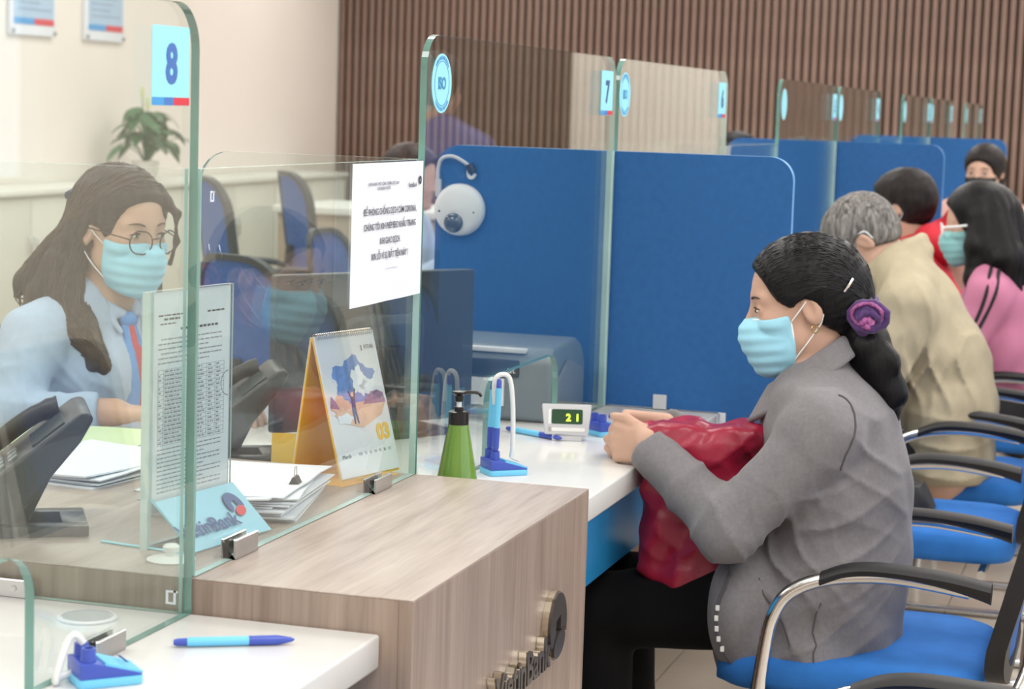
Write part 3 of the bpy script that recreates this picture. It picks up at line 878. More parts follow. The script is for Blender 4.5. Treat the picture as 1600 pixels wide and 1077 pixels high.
M['leaf'] = pbr('leaf_green', (58, 104, 66), 0.45, var=0.3, vscale=20)
M['leaf_tip'] = pbr('spathe_pale', (196, 206, 140), 0.5)
M['pot'] = pbr('pot_white', (214, 212, 206), 0.4)
t = thing('potted_plant', 'leafy green potted plant standing on the low white cabinet', 'plant', (9.18, 4.70, .871))
MB().lathe([(.05, 0), (.062, .002), (.085, .12), (.088, .125), (.078, .125), (.075, .105), (0, .105)], 20).build('pot', M['pot'], t, smooth=50)
rnd = random.Random(3)
for k in range(46):
    a = rnd.uniform(0, 2 * math.pi); rr = rnd.uniform(.02, .26) ** 1.0; hh = rnd.uniform(.10, .34) if rr < .2 else rnd.uniform(.08, .2)
    tip = Vector((rr * math.cos(a), rr * math.sin(a) * .55, .12 + hh))
    stem = spline([(0, 0, .1), (tip.x * .35, tip.y * .35, .1 + hh * .75), tuple(tip)], 4)
    MB().tube(stem, .003, 5).build('stem', M['leaf'], t)
    d = Vector((math.cos(a), math.sin(a), rnd.uniform(-.8, .3))).normalized(); sd = d.cross(Vector((0, 0, 1))).normalized(); L_ = rnd.uniform(.09, .15)
    rows = []
    for i in range(6):
        u = i / 5; w = .036 * math.sin(math.pi * (u ** .8)) + .001
        c = tip + d * (L_ * u) + Vector((0, 0, -.05 * u * u))
        rows.append([c - sd * w, c + Vector((0, 0, -.004)), c + sd * w])
    MB().sheet(rows).build('leaf', M['leaf'], t, smooth=80, thick=.0012)
for (dx, h_) in ((-.05, .50), (.02, .44)):
    MB().tube([(0, 0, .1), (dx * .5, 0, .3), (dx, 0, h_)], .003, 5).build('flower_stem', M['leaf'], t)
    MB().ball((dx, 0, h_ + .03), (.016, .01, .045), 8, 6).build('flower', M['leaf_tip'], t)

# ------------------------------------------------------------------ desk telephones
M['lcd'] = pbr('phone_screen', (60, 70, 74), 0.2)
def telephone(label, loc, rz):
    t = thing('desk_telephone', label, 'telephone', loc, rz, group='black desk telephones')
    # foot: an open rectangular plate
    fp = MB()
    for lo, hi in (((-.10, -.075, 0), (.10, -.045, .018)), ((-.10, .045, 0), (.10, .075, .018)), ((-.10, -.045, 0), (-.06, .045, .018)), ((.06, -.045, 0), (.10, .045, .018))):
        fp.box(lo, hi)
    fp.build('foot_plate', M['dark_plastic'], t, bevel=.003)
    # sloping body: thick wedge, keypad side looks towards +x and up
    prof = [(-.075, .012), (.055, .012), (.075, .030), (.115, .175), (.112, .187), (.098, .188), (-.01, .055), (-.07, .035)]
    prof = [(-.105, .030), (-.07, .020), (-.02, .022), (.085, .150), (.105, .186), (.098, .196), (.082, .194), (-.10, .052)]
    MB().prism(prof, lambda u, v, w: (u, w, v), .095, -.095).build('body', M['dark_plastic'], t, bevel=.008, seg=3)
    MB().prism([(-.03, .018), (.01, .018), (.05, .10), (.02, .085)], lambda u, v, w: (u, w, v), .04, -.04).build('stand_leg', M['black_plastic'], t, bevel=.003)
    ax = Vector((.182, 0, .142)).normalized(); up = Vector((-ax.z, 0, ax.x))
    base = Vector((-.10, 0, .052))
    def on(u, y, w): q = base + ax * u + up * w; return (q.x, y, q.z)
    hs = MB().tube(spline([on(.012, .062, .004), on(.05, .062, .018), on(.11, .062, .020), on(.17, .062, .018), on(.205, .062, .004)], 4), [.020] * 2 + [.019] * 3 + [.015] * 9 + [.019] * 2 + [.021], 10).build('handset', M['black_plastic'], t, smooth=60)
    mt = Matrix(((ax.x, 0, up.x, base.x), (0, 1, 0, 0), (ax.z, 0, up.z, base.z), (0, 0, 0, 1)))
    MB().box((.145, -.08, 0), (.205, .025, .003), mat=mt).build('screen', M['lcd'], t)
    for i in range(4):
        for j in range(3):
            MB().box((.03 + .024 * i, -.07 + .03 * j, .0), (.046 + .024 * i, -.05 + .03 * j, .004), mat=mt).build('key', M['grey_key'], t)
    MB().tube(spline([on(.02, .075, .02), (-.06, .10, .03), (-.02, .105, .012), (.02, .09, .03), (.03, .06, .05)], 5), .0035, 6).build('cord', M['grey_cord'], t)
    return t
M['grey_key'] = pbr('phone_key', (120, 124, 130), 0.5)
M['grey_cord'] = pbr('grey_cable', (150, 156, 160), 0.5)
ph = telephone('black desk telephone seen from behind at the left edge', (.170, .335, ZB), R(-58))
ph.scale = (.86, .86, .86)
p2 = copy_tree(ph); place(p2, (1.03, .42, ZC), R(-60)); p2['label'] = 'black desk telephone behind the document stand'

# ------------------------------------------------------------------ document stand
M['acrylic'] = clear_glass('clear_acrylic', (0.98, 0.988, 0.992), f0=.03)
M['acrylic_edge'] = pbr('acrylic_edge', (196, 216, 216), 0.2, spec=.8)
M['doc_paper'] = pbr('document_paper', (226, 236, 243), 0.7, var=.01)
t = thing('document_stand', 'clear acrylic stand showing a printed form with blue name prism', 'sign holder', (.20, .115, ZB))
A0 = Vector((.124, .124, 0)); A1 = Vector((.304, .094, 0)); ad = (A1 - A0).normalized(); an = Vector((ad.y, -ad.x, 0))   # an points to the customers
def dst(u, v, w): q = A0 + ad * u + an * w; return (q.x, q.y, ZB + v)
Wd = (A1 - A0).length
MB().prism([(0, .004), (Wd, .004), (Wd, .335), (0, .335)], dst, -.004, -.0005, 0, 1).build('back_sheet', [M['acrylic'], M['acrylic_edge']], t, world=True, smooth=0)
MB().prism([(0, .004), (Wd, .004), (Wd, .335), (0, .335)], dst, .0015, .004, 0, 1).build('front_sheet', [M['acrylic'], M['acrylic_edge']], t, world=True, smooth=0)
MB().prism([(0, .002), (Wd, .002), (Wd, .006), (0, .006)], dst, -.004, .004).build('bottom_bar', M['acrylic_edge'], t, world=True, smooth=0)
MB().box((-.002, -.002, 0), (.008, .008, .334), mat=Matrix.Translation(dst(-.004, 0, 0)) ).build('side_bar', M['acrylic_edge'], t, world=True, smooth=0)
pp = MB().prism([(.006, .045), (Wd - .004, .045), (Wd - .004, .333), (.006, .333)], dst, -.0002, .0010).build('form_sheet', M['doc_paper'], t, world=True, smooth=0)
def greek(name, rows_, mat='ink_grey', seed=1):
    """print too small to read: broken dark dashes, row by row (u0, u1, v, height)"""
    r_ = random.Random(seed); mb = MB()
    for (u0, u1, v, h_) in rows_:
        u = u0
        while u < u1:
            w_ = r_.uniform(.003, .011); e = min(u + w_, u1)
            mb.prism([(u, v), (e, v), (e, v + h_), (u, v + h_)], dst, .0010, .0012)
            u = e + r_.uniform(.0012, .0025)
    o = mb.build(name, M[mat], t, world=True, smooth=0); o.parent = pp; o['kind'] = 'stuff'
greek('form_heading', [(.016, .075, .301, .0020), (.028, .064, .2955, .0028), (.020, .054, .290, .0018), (.126, .165, .300, .0022), (.065, .150, .281, .0030)], 'ink', 2)
greek('form_paragraph', [(.016 + (.006 if i in (0, 3, 6) else 0), Wd - .022 - .03 * (i in (2, 5)), .270 - .0062 * i, .0017) for i in range(6)], 'ink_grey', 3)
greek('form_paragraph', [(.016, Wd - .022 - .04 * (i % 3 == 2), .126 - .0056 * i, .0016) for i in range(11)], 'ink_grey', 4)
tb = MB()
for i in range(19): tb.prism([(.016, .132 + i * .0055), (Wd - .016, .132 + i * .0055), (Wd - .016, .1325 + i * .0055), (.016, .1325 + i * .0055)], dst, .0010, .0012)
for x in (.016, .028, .08, .10, .125, .145, Wd - .0165): tb.prism([(x, .132), (x + .0005, .132), (x + .0005, .2315), (x, .2315)], dst, .0010, .0012)
tb.prism([(.008, .058), (Wd - .008, .058), (Wd - .008, .0592), (.008, .0592)], dst, .0010, .0012)
o = tb.build('form_table', M['ink_grey'], t, world=True, smooth=0); o.parent = pp
greek('table_print', [(a, b - .003 * (i % 3), .1342 + i * .0055, .0022) for i in range(18) for (a, b) in ((.0175, .024), (.031, .072), (.083, .097), (.104, .121), (.129, .142), (.148, .160))], 'ink_grey', 5)
mb = MB(); fnS = plane_fn(dst(Wd - .006, .2, .0012), tuple(ad), (0, 0, 1))
vs = []; n = 24
for k in range(n):
    a = math.pi / 2 + math.pi * k / (n - 1)
    for rr in (.016, .0175): vs.append(fnS(rr * math.cos(a), rr * math.sin(a), 0))
o = mb.add(vs, [(2 * k, 2 * k + 1, 2 * k + 3, 2 * k + 2) for k in range(n - 1)]).build('round_stamp', M['ink_grey'], t, world=True, smooth=0); o.parent = pp
# the prism-shaped foot
M['prism_blue'] = pbr('prism_blue_card', (150, 214, 240), 0.4, var=.02)
def prs(u, v, w): q = A0 + ad * u + an * w; return (q.x, q.y, ZB + v)
mb = MB().add([prs(.002, .004, .070), prs(Wd + .002, .004, .070), prs(Wd + .002, .062, .006), prs(.002, .062, .006)], [(0, 1, 2, 3)])
fc = mb.build('name_card', M['prism_blue'], t, world=True, smooth=0, thick=.0015)
mb = MB().add([prs(.0, .001, .074), prs(Wd + .004, .001, .074), prs(Wd + .004, .066, .004), prs(.0, .066, .004)], [(0, 1, 2, 3)])
mb.build('foot_front', M['acrylic'], t, world=True, smooth=0, thick=.002)
mb = MB().add([prs(.0, .001, -.074), prs(Wd + .004, .001, -.074), prs(Wd + .004, .066, -.004), prs(.0, .066, -.004)], [(0, 1, 2, 3)])
mb.build('foot_rear', M['acrylic'], t, world=True, smooth=0, thick=.002)
MB().tube([prs(0, .002, -.074), prs(0, .002, .074), prs(0, .066, .004)], .0018, 6).build('foot_edge', M['sky_sticker'], t, world=True)
sl = (Vector(prs(0, .062, .006)) - Vector(prs(0, .004, .070))).normalized()
cn = ad.cross(sl)
org = Vector(prs(.132, .004, .070)) + sl * .020 + cn * .0032
o = lettering('card_name', 'VietinBank', M['logo_navy'], t, tuple(org), tuple(ad), tuple(sl), .031, extrude=.0002, bold=.0005, align='RIGHT'); o.parent = fc
em = Vector(prs(.148, .004, .070)) + sl * .052 + cn * .0026
emblem(t, tuple(em), tuple(ad), tuple(sl), .018, .0004, M['logo_navy'], M['logo_red'])
# white plastic pad at its foot
t = thing('plastic_suction_pad', 'small white plastic disc lying beside the document stand', 'disc', (.078, .068, ZB))
MB().lathe([(0, 0), (.030, 0), (.031, .002), (.024, .004), (.008, .006), (.007, .012), (0, .013)], 24).build('pad', M['white_plastic'], t, smooth=40)
MB().lathe([(0, .012), (.010, .012), (.011, .018), (.008, .021), (0, .022)], 16).build('knob', M['white_plastic'], t, smooth=40)

# ------------------------------------------------------------------ paper stacks
def paper_stack(label, cx, cy, z, w, h, n, rz, spread, seed, mats=None, group=None):
    t = thing('paper_stack', label, 'papers', (cx, cy, z), rz, group)
    r_ = random.Random(seed); zz = 0.0
    for i in range(n):
        th = .0018 + r_.random() * .0012
        a = r_.uniform(-spread, spread); dx = r_.uniform(-1, 1) * spread * .12; dy = r_.uniform(-1, 1) * spread * .12
        mt = Matrix.Translation((dx, dy, zz)) @ Matrix.Rotation(a, 4, 'Z')
        rows = []
        for i2 in range(5):
            rows.append([mt @ Vector((-w / 2 + w * i2 / 4, -h / 2 + h * j / 4, (.004 * (abs(i2 - 2) / 2) ** 3 * r_.random() if i > n - 4 else 0))) for j in range(5)])
        MB().sheet(rows).build('sheet', (mats[i % len(mats)] if mats else M['paper']), t, smooth=0, thick=th * .85)
        zz += th + .0006
    return t
paper_stack('thick stack of white papers lying beside the calendar on the pedestal', .470, .152, ZB, .195, .27, 12, R(-79), .09, 5)
M['paper_shade'] = pbr('bluish_paper', (226, 232, 242), 0.75)
paper_stack('lower stack of white papers behind the document stand', .62, .47, ZB, .21, .28, 6, R(82), .05, 9)
M['folder_green'] = pbr('green_folder', (196, 214, 172), 0.6)
M['folder_mint'] = pbr('mint_folder', (206, 226, 214), 0.6)
paper_stack('papers topped by a green folder in front of the clerk', .955, .665, ZC, .22, .25, 12, R(8), .07, 12, [M['paper'], M['paper'], M['folder_mint'], M['folder_green']])

# binder clip on the stack
t = thing('binder_clip', 'small dark binder clip on the white papers', 'clip', (.470, .064, ZB + .0335), R(10))
MB().prism([(-.008, 0), (.008, 0), (.002, .012), (-.002, .012)], lambda u, v, w: (w, u, v), -.012, .012).build('clip_body', M['black_plastic'], t)
MB().tube([(-.008, 0, .012), (-.005, 0, .026), (.005, 0, .026), (.008, 0, .012)], .0008, 5).build('clip_handle', M['steel'], t)

# ------------------------------------------------------------------ desk calendar
M['cal_yellow'] = pbr('calendar_yellow_board', (236, 186, 52), 0.5)
M['cal_sky'] = pbr('calendar_sky_print', (108, 142, 206), 0.6, var=.25, vscale=60)
M['cal_cloud'] = pbr('calendar_cloud_print', (226, 234, 246), 0.6, var=.05, vscale=80)
M['cal_sand'] = pbr('calendar_sand_print', (222, 184, 164), 0.6, var=.1, vscale=80)
M['cal_rock'] = pbr('calendar_rock_print', (150, 118, 152), 0.6, var=.2, vscale=80)
t = thing('desk_calendar', 'upright desk calendar page 03 on a yellow easel', 'calendar', (.72, .09, ZB))
B0 = Vector((.648, .059, ZB + .012)); B1 = Vector((.793, .021, ZB + .012))          # lower edge of the page
T0 = Vector((.666, .118, ZB + .222)); T1 = Vector((.790, .082, ZB + .226))          # upper edge
bx_ = (B1 - B0).normalized(); by_ = ((T0 + T1) / 2 - (B0 + B1) / 2).normalized(); by_ = (by_ - by_.dot(bx_) * bx_).normalized()
ctr = (B0 + B1) / 2; cW = .152; cH = .222
cfn = plane_fn(tuple(ctr), tuple(bx_), tuple(by_)); cn = bx_.cross(by_)
MB().prism([(-cW / 2, 0), (cW / 2, 0), (cW / 2, cH), (-cW / 2, cH)], cfn, -.003, 0).build('page', M['paper'], t, world=True, smooth=0)
MB().prism([(-cW / 2, -.004), (cW / 2, -.004), (cW / 2, cH), (-cW / 2, cH)], cfn, -.0065, -.0032).build('front_board', M['cal_yellow'], t, world=True, smooth=0)
# rear board leans back from the top
rt = ctr + by_ * cH - cn * .006
rb = Vector((ctr.x, ctr.y, 0)) - Vector((cn.x, cn.y, 0)).normalized() * .098; rb.z = ZB + .001
ry = (rb - rt).normalized()
rfn = plane_fn(tuple(rt), tuple(bx_), tuple(-ry))
Lr = (rb - rt).length
MB().prism([(-cW / 2, -Lr), (cW / 2, -Lr), (cW / 2, 0), (-cW / 2, 0)], rfn, -.0015, .0015).build('rear_board', M['cal_yellow'], t, world=True, smooth=0)
MB().prism([(-cW / 2, -Lr), (cW / 2, -Lr), (cW / 2, 0), (-cW / 2, 0)], rfn, -.0025, -.0016).build('rear_page', M['paper'], t, world=True, smooth=0)
fb = Vector(cfn(0, 0, -.004)); fl = [Vector(cfn(-cW / 2, -.008, -.004)), Vector(cfn(cW / 2, -.008, -.004)), Vector(rfn(cW / 2, -Lr, 0)), Vector(rfn(-cW / 2, -Lr, 0))]
for q in fl: q.z = ZB + .0015
MB().add(fl, [(0, 1, 2, 3)]).build('floor_board', M['cal_yellow'], t, world=True, smooth=0, thick=.0012)
for k in range(28):
    u = -cW / 2 + .006 + (cW - .012) * k / 27
    c = Vector(cfn(u, cH - .001, -.003))
    pts = [c + by_ * (.0055 * math.cos(a)) + cn * (.0055 * math.sin(a)) for a in [2 * math.pi * j / 10 for j in range(10)]]
    MB().tube(pts, .0006, 5, closed=True).build('wire_ring', M['steel'], t, world=True)
page_w = lambda u, v: Vector(cfn(u, v, .0006))
def blob(name, mat, pts, w=.0004):
    MB().prism(pts, cfn, w - .0002, w).build(name, M[mat], t, world=True, smooth=0)
def cloudy(cx, cy, rx, ry_, lobes, seed, n=40):
    r_ = random.Random(seed); ph_ = [r_.uniform(0, 6) for _ in range(3)]
    return [(cx + rx * (1 + .16 * math.sin(lobes * a + ph_[0]) + .08 * math.sin(2.3 * lobes * a + ph_[1])) * math.cos(a), cy + ry_ * (1 + .16 * math.sin(lobes * a + ph_[0]) + .08 * math.sin(2.3 * lobes * a + ph_[1])) * math.sin(a)) for a in [2 * math.pi * k / n for k in range(n)]]
blob('printed_sky', 'cal_sky', cloudy(.0, .150, .050, .032, 5, 1), .0004)
blob('printed_sky', 'cal_sky', cloudy(-.012, .128, .040, .030, 4, 2), .0005)
blob('printed_sand', 'cal_sand', [(-.066, .098), (-.05, .085), (.0, .072), (.055, .088), (.072, .108), (.05, .114), (-.03, .112)], .0006)
blob('printed_sand', 'cal_sand', cloudy(-.045, .110, .022, .016, 4, 3), .0007)
blob('printed_rock', 'cal_rock', [(.012, .108), (.03, .124), (.048, .130), (.068, .122), (.072, .106)], .0008)
blob('printed_rock', 'cal_rock', [(-.072, .110), (-.066, .128), (-.056, .118), (-.05, .106)], .0008)
blob('printed_cloud', 'cal_cloud', cloudy(.012, .146, .018, .022, 5, 4), .0009)
blob('printed_cloud', 'cal_cloud', cloudy(.034, .136, .020, .012, 5, 6), .0009)
blob('printed_cloud', 'cal_cloud', cloudy(-.04, .090, .02, .008, 5, 8), .0009)
blob('printed_figure', 'logo_navy', [(-.017, .118), (-.020, .100), (-.019, .080), (-.016, .080), (-.014, .098), (-.010, .080), (-.007, .080), (-.009, .102), (-.008, .118)], .0010)
blob('printed_figure', 'ink', [(-.022, .132), (-.016, .116), (-.009, .116), (-.002, .134), (-.004, .135), (-.010, .122), (-.015, .122), (-.020, .133)], .0011)
blob('printed_figure', 'cal_sand', cloudy(-.0125, .126, .0035, .004, 3, 5, 12), .0012)
def on_page(name, txt, u, v, size, mat, bold=0.0, w=.0006, align='CENTER'):
    return lettering(name, txt, M[mat], t, cfn(u, v, w), tuple(bx_), tuple(by_), size, extrude=.0002, bold=bold, align=align)
M['cal_gold'] = pbr('calendar_gold_digits', (240, 190, 70), 0.5)
on_page('month_digits', '03', .050, .050, .034, 'cal_gold', .0016)
on_page('page_logo', '▮ FSTAR', .050, .194, .009, 'ink_grey')
on_page('month_name', 'March', -.056, .030, .009, 'ink_grey')
on_page('weekday_row', 'CN   T2   T3   T4   T5   T6   T7', .018, .031, .0065, 'ink_grey')

# ------------------------------------------------------------------ taped notice
t = thing('paper_notice', 'white paper notice taped on the short glass pane', 'notice', (.65, -.002, 1.19))
fnN = plane_fn((.499, -.0012, 1.093), (1, 0, 0), (0, 0, 1))
rows = []
for i in range(9):
    rows.append([fnN(.302 * i / 8, .207 * j / 4, .0004 + .0015 * math.sin(i * .8) ** 2 * (1 - j / 4)) for j in range(5)])
MB().sheet(rows).build('sheet', M['paper'], t, world=True, smooth=60, thick=.0004)
M['ink_soft'] = pbr('toner_print', (84, 86, 96), 0.7)
def on_notice(txt, u, v, size, mat='ink', bold=0.0, name='notice_line'):
    lettering(name, txt, M['ink_soft'] if mat == 'ink' else M[mat], t, fnN(u, v, .0028), (1, 0, 0), (0, 0, 1), size, extrude=.0001, bold=bold, sx=.86)
on_notice('ĐỂ PHÒNG CHỐNG DỊCH CÚM CORONA,', .157, .131, .0135, bold=.0001)
on_notice('CHÚNG TÔI XIN PHÉP ĐEO KHẨU TRANG', .157, .109, .0135, bold=.0001)
on_notice('KHI GIAO DỊCH.', .157, .087, .0135, bold=.0001)
on_notice('XIN LỖI VÌ SỰ BẤT TIỆN NÀY !', .157, .065, .0135, bold=.0001)
on_notice('______________', .165, .050, .0085, 'ink_grey')
on_notice('NGÂN HÀNG TMCP CÔNG THƯƠNG VIỆT NAM\nCHI NHÁNH HÀ NỘI', .125, .174, .0068, 'ink_grey')
on_notice('VietinBank', .250, .168, .0100, 'ink')
emblem(t, fnN(.284, .178, .0028), (1, 0, 0), (0, 0, 1), .006, .0003, M['ink'], M['ink'])

# ------------------------------------------------------------------ monitor
M['monitor'] = pbr('monitor_shell', (46, 58, 70), 0.35, var=.08)
mA = Vector((1.245, .437, 0)); mB_ = Vector((1.640, .184, 0)); md = (mB_ - mA).normalized(); mn = Vector((md.y, -md.x, 0))   # mn: rear side, towards the customers
t = thing('computer_monitor', 'dark computer monitor seen from behind the glass', 'monitor', ((mA.x + mB_.x) / 2, (mA.y + mB_.y) / 2, ZC))
fm = lambda u, v, w: tuple(mA + md * u + mn * w + Vector((0, 0, v)))
Wm = (mB_ - mA).length
MB().prism(round_rect(0, .775, Wm, 1.068, .006, 3), fm, -.012, .010).build('panel_shell', M['monitor'], t, world=True, bevel=.002, seg=1)
MB().prism(round_rect(.012, .79, Wm - .012, 1.051, .003, 2), fm, -.0135, -.0122).build('screen', M['lcd'], t, world=True, smooth=0)
MB().prism(round_rect(.14, .83, Wm - .14, .99, .02, 4), fm, .010, .035).build('rear_bulge', M['monitor'], t, world=True, bevel=.008)
MB().prism(round_rect(Wm / 2 - .04, .765, Wm / 2 + .04, .93, .01, 3), fm, .036, .055).build('stand_neck', M['black_plastic'], t, world=True, bevel=.003)
MB().prism([(Wm / 2 - .12, -.09), (Wm / 2 + .12, -.09), (Wm / 2 + .12, .10), (Wm / 2 - .12, .10)], lambda u, v, w: tuple(mA + md * u + mn * v + Vector((0, 0, w))), ZC, ZC + .012).build('stand_foot', M['black_plastic'], t, world=True, bevel=.004)

# ------------------------------------------------------------------ banknote counter
M['machine_grey'] = pbr('machine_shell', (116, 128, 136), 0.4, var=.05)
M['machine_dark'] = pbr('machine_panel', (58, 66, 78), 0.3)
M['machine_side'] = pbr('machine_side', (128, 128, 130), 0.45)
t = thing('banknote_counter', 'grey banknote counting machine behind the glass', 'machine', (1.835, .20, ZC))
prof = [(-.13, .0), (.14, 0), (.14, .10), (.115, .138), (.075, .155), (-.10, .150), (-.13, .125)]
MB().prism([(x, z) for x, z in prof], lambda u, v, w: (1.835 + u, w, ZC + v), .345, .035).build('housing', M['machine_grey'], t, world=True, bevel=.012, seg=4)
MB().prism([(-.115, .012), (.10, .012), (.10, .09), (-.02, .118), (-.115, .075)], lambda u, v, w: (1.835 + u, w, ZC + v), .035, .026).build('side_cover', M['machine_side'], t, world=True, bevel=.004)
MB().box((1.700, .10, ZC + .090), (1.707, .335, ZC + .124)).build('control_panel', M['machine_dark'], t, world=True, bevel=.002)
MB().box((1.710, .09, ZC + .137), (1.735, .34, ZC + .146)).build('light_bar', M['white_plastic'], t, world=True, bevel=.002)
MB().box((1.700, .13, ZC + .03), (1.705, .21, ZC + .085)).build('label_plate', M['white_plastic'], t, world=True)
lettering('panel_mark', 'ut', M['white_plastic'], t, (1.699, .115, ZC + .098), (0, -1, 0), (0, 0, 1), .02, extrude=.0003)

# ------------------------------------------------------------------ queue number display
M['led'] = glow('led_digit', (214, 240, 60), 2.2)
M['led_window'] = pbr('display_window', (34, 74, 52), 0.2)
t = thing('queue_display', 'small grey number display showing 21 on the counter', 'display', (1.515, -.058, ZC), R(-62))
fq = plane_fn((1.52, -.058, ZC), (.0, 0, 0) if False else (.30, -.954, 0), (0, 0, 1))
q0 = Vector((1.515, -.055, ZC)); qx = Vector((.292, -.956, 0)).normalized(); qup = Vector((.18, .05, 1)); 
fq = plane_fn(tuple(q0), tuple(qx), tuple(qup)); qy = (qup - qup.dot(qx) * qx).normalized()
MB().prism([(-.042, .012), (.040, .010), (.046, .070), (-.049, .070)], fq, -.022, .004).build('case', M['grey_plastic'], t, world=True, bevel=.003)
MB().prism(round_rect(-.030, .032, .029, .060, .003, 3), fq, .003, .0046).build('window', M['led_window'], t, world=True, smooth=0)
MB().prism([(-.036, .032), (-.031, .032), (-.031, .060), (-.036, .060)], fq, .003, .0052).build('window_stop', M['white_plastic'], t, world=True)
for (d, u) in (('2', .002), ('1', .019)):
    lettering('led_digit', d, M['led'], t, fq(u, .038, .0048), tuple(qx), tuple(qy), .019, extrude=.0002, bold=.0006)
kb = MB().prism(round_rect(-.030, .018, .034, .025, .003, 3), fq, .003, .0052).build('key_strip', M['white_plastic'], t, world=True)
MB().prism(round_rect(-.036, .0175, -.031, .0255, .002, 3), fq, .003, .006).build('round_key', M['steel'], t, world=True)
MB().prism([(-.028, .0005), (.028, .0005), (.028, .012), (-.028, .012)], fq, -.035, .0).build('foot', M['grey_plastic'], t, world=True)

# ------------------------------------------------------------------ pens and pen stands
M['pen_sky'] = pbr('pen_light_blue', (110, 196, 236), 0.35, var=.02)
M['pen_navy'] = pbr('pen_dark_blue', (62, 84, 180), 0.35, var=.02)
def pen(label, p0, p1, group='blue ballpoint pens', r=.0055, split=.62):
    p0 = Vector(p0); p1 = Vector(p1); d = (p1 - p0); L_ = d.length
    rot_ = d.to_track_quat('Z', 'Y').to_euler()
    t = thing('ballpoint_pen', label, 'pen', tuple(p0), 0, group, rot=rot_)
    MB().lathe([(.0, 0), (.003, 0), (.0045, .004), (.0048, .018), (0, .018)], 12).build('end_button', M['pen_navy'], t)
    MB().lathe([(.0, .0155), (.0052, .0155), (r, .02), (r, L_ * split), (0, L_ * split)], 14).build('barrel', M['pen_sky'], t, smooth=40)
    MB().lathe([(.0, L_ * split), (r + .0002, L_ * split), (r + .0002, L_ * .86), (.003, L_ * .97), (.001, L_), (0, L_)], 14).build('grip', M['pen_navy'], t, smooth=40)
    return t
pen('blue ballpoint pen lying alone on the near white counter', (-.156, -.050, ZC + .006), (-.088, -.171, ZC + .006))
pen('blue ballpoint pen lying in front of the banknote counter', (1.575, .083, ZC + .006), (1.504, -.048, ZC + .006))

def pen_stand(label, loc, rz, pens, group='blue pen stands'):
    t = thing('pen_stand', label, 'pen stand', loc, rz, group)
    MB().prism(round_rect(-.036, -.027, .036, .027, .008, 4), lambda u, v, w: (u, v, w), 0, .010).build('base', M['pen_sky'], t, bevel=.002)
    MB().prism([(-.034, .010), (.034, .010), (.034, .012), (-.018, .027), (-.034, .027)], lambda u, v, w: (u, w, v), .025, -.025).build('wedge', M['pen_navy'], t, bevel=.002)
    cd = MB().add([(-.006, -.024, .0265), (.035, -.024, .0138), (.035, .024, .0138), (-.006, .024, .0265)], [(0, 1, 2, 3)]).build('name_plate', M['pen_sky'], t, smooth=0, thick=.004)
    for s_ in (-1, 1):
        so = MB().lathe([(.0, .025), (.0085, .025), (.0075, .042), (.0055, .042), (.005, .029), (0, .029)], 14, c=(-.022, .013 * s_, 0)).build('pen_socket', M['pen_navy'], t, smooth=40)
    return t
ps = pen_stand('blue pen stand holding two upright pens beside the green bottle', (1.118, -.052, ZC), R(-50), True)
def stand_mark(t, loc, rz):
    c, s_ = math.cos(rz), math.sin(rz)
    f = lambda x, y, z: (loc[0] + c * x - s_ * y, loc[1] + s_ * x + c * y, loc[2] + z)
    o = f(.022, 0, .0180 + .0045)
    xd = Vector(f(0, 1, 0)) - Vector(f(0, 0, 0)); yd = Vector(f(-.039, 0, .012)) - Vector(f(0, 0, 0))
    lettering('plate_print', 'VietinBank', M['logo_navy'], t, o, tuple(xd), tuple(yd), .008, extrude=.0002)
stand_mark(ps, (1.118, -.052, ZC), R(-50))
rz = R(-50); c_, s_ = math.cos(rz), math.sin(rz)
for k, dy in enumerate((-.013, .013)):
    bx0 = (1.118 + c_ * -.022 - s_ * dy, -.052 + s_ * -.022 + c_ * dy)
    pen('upright blue pen in the stand, ' + ('nearer' if k == 0 else 'farther') + ' of the two', (bx0[0] + .004, bx0[1] - .002, ZC + .166 - .006 * k), (bx0[0], bx0[1], ZC + .031), 'upright pens in the stand')
cpts = spline([(1.112, -.034, ZC + .120), (1.108, -.034, ZC + .160), (1.114, -.044, ZC + .172), (1.124, -.056, ZC + .164), (1.127, -.062, ZC + .12), (1.128, -.064, ZC + .05), (1.128, -.062, ZC + .028)], 10)
MB().tube(cpts, .0042, 8).build('cord', M['white_plastic'], ps, world=True, smooth=60)
p3 = pen_stand('empty blue pen stand at the bottom left on the near counter', (-.312, -.045, ZC), R(-45), False)
stand_mark(p3, (-.312, -.045, ZC), R(-45))
MB().tube(spline([(-.318, -.020, ZC + .012), (-.338, -.006, ZC + .006), (-.352, .0 - .008, ZC + .006), (-.345, -.010, ZC + .026), (-.334, -.012, ZC + .044), (-.328, -.018, ZC + .052), (-.322, -.024, ZC + .042)], 8), .0042, 8).build('cord', M['white_plastic'], p3, world=True, smooth=60)
p4 = pen_stand('blue pen stand partly hidden behind the clasped hands', (1.63, -.105, ZC), R(-40), False)
pen('blue pen sticking out behind the clasped hands', (1.655, -.10, ZC + .033), (1.705, -.225, ZC + .008))

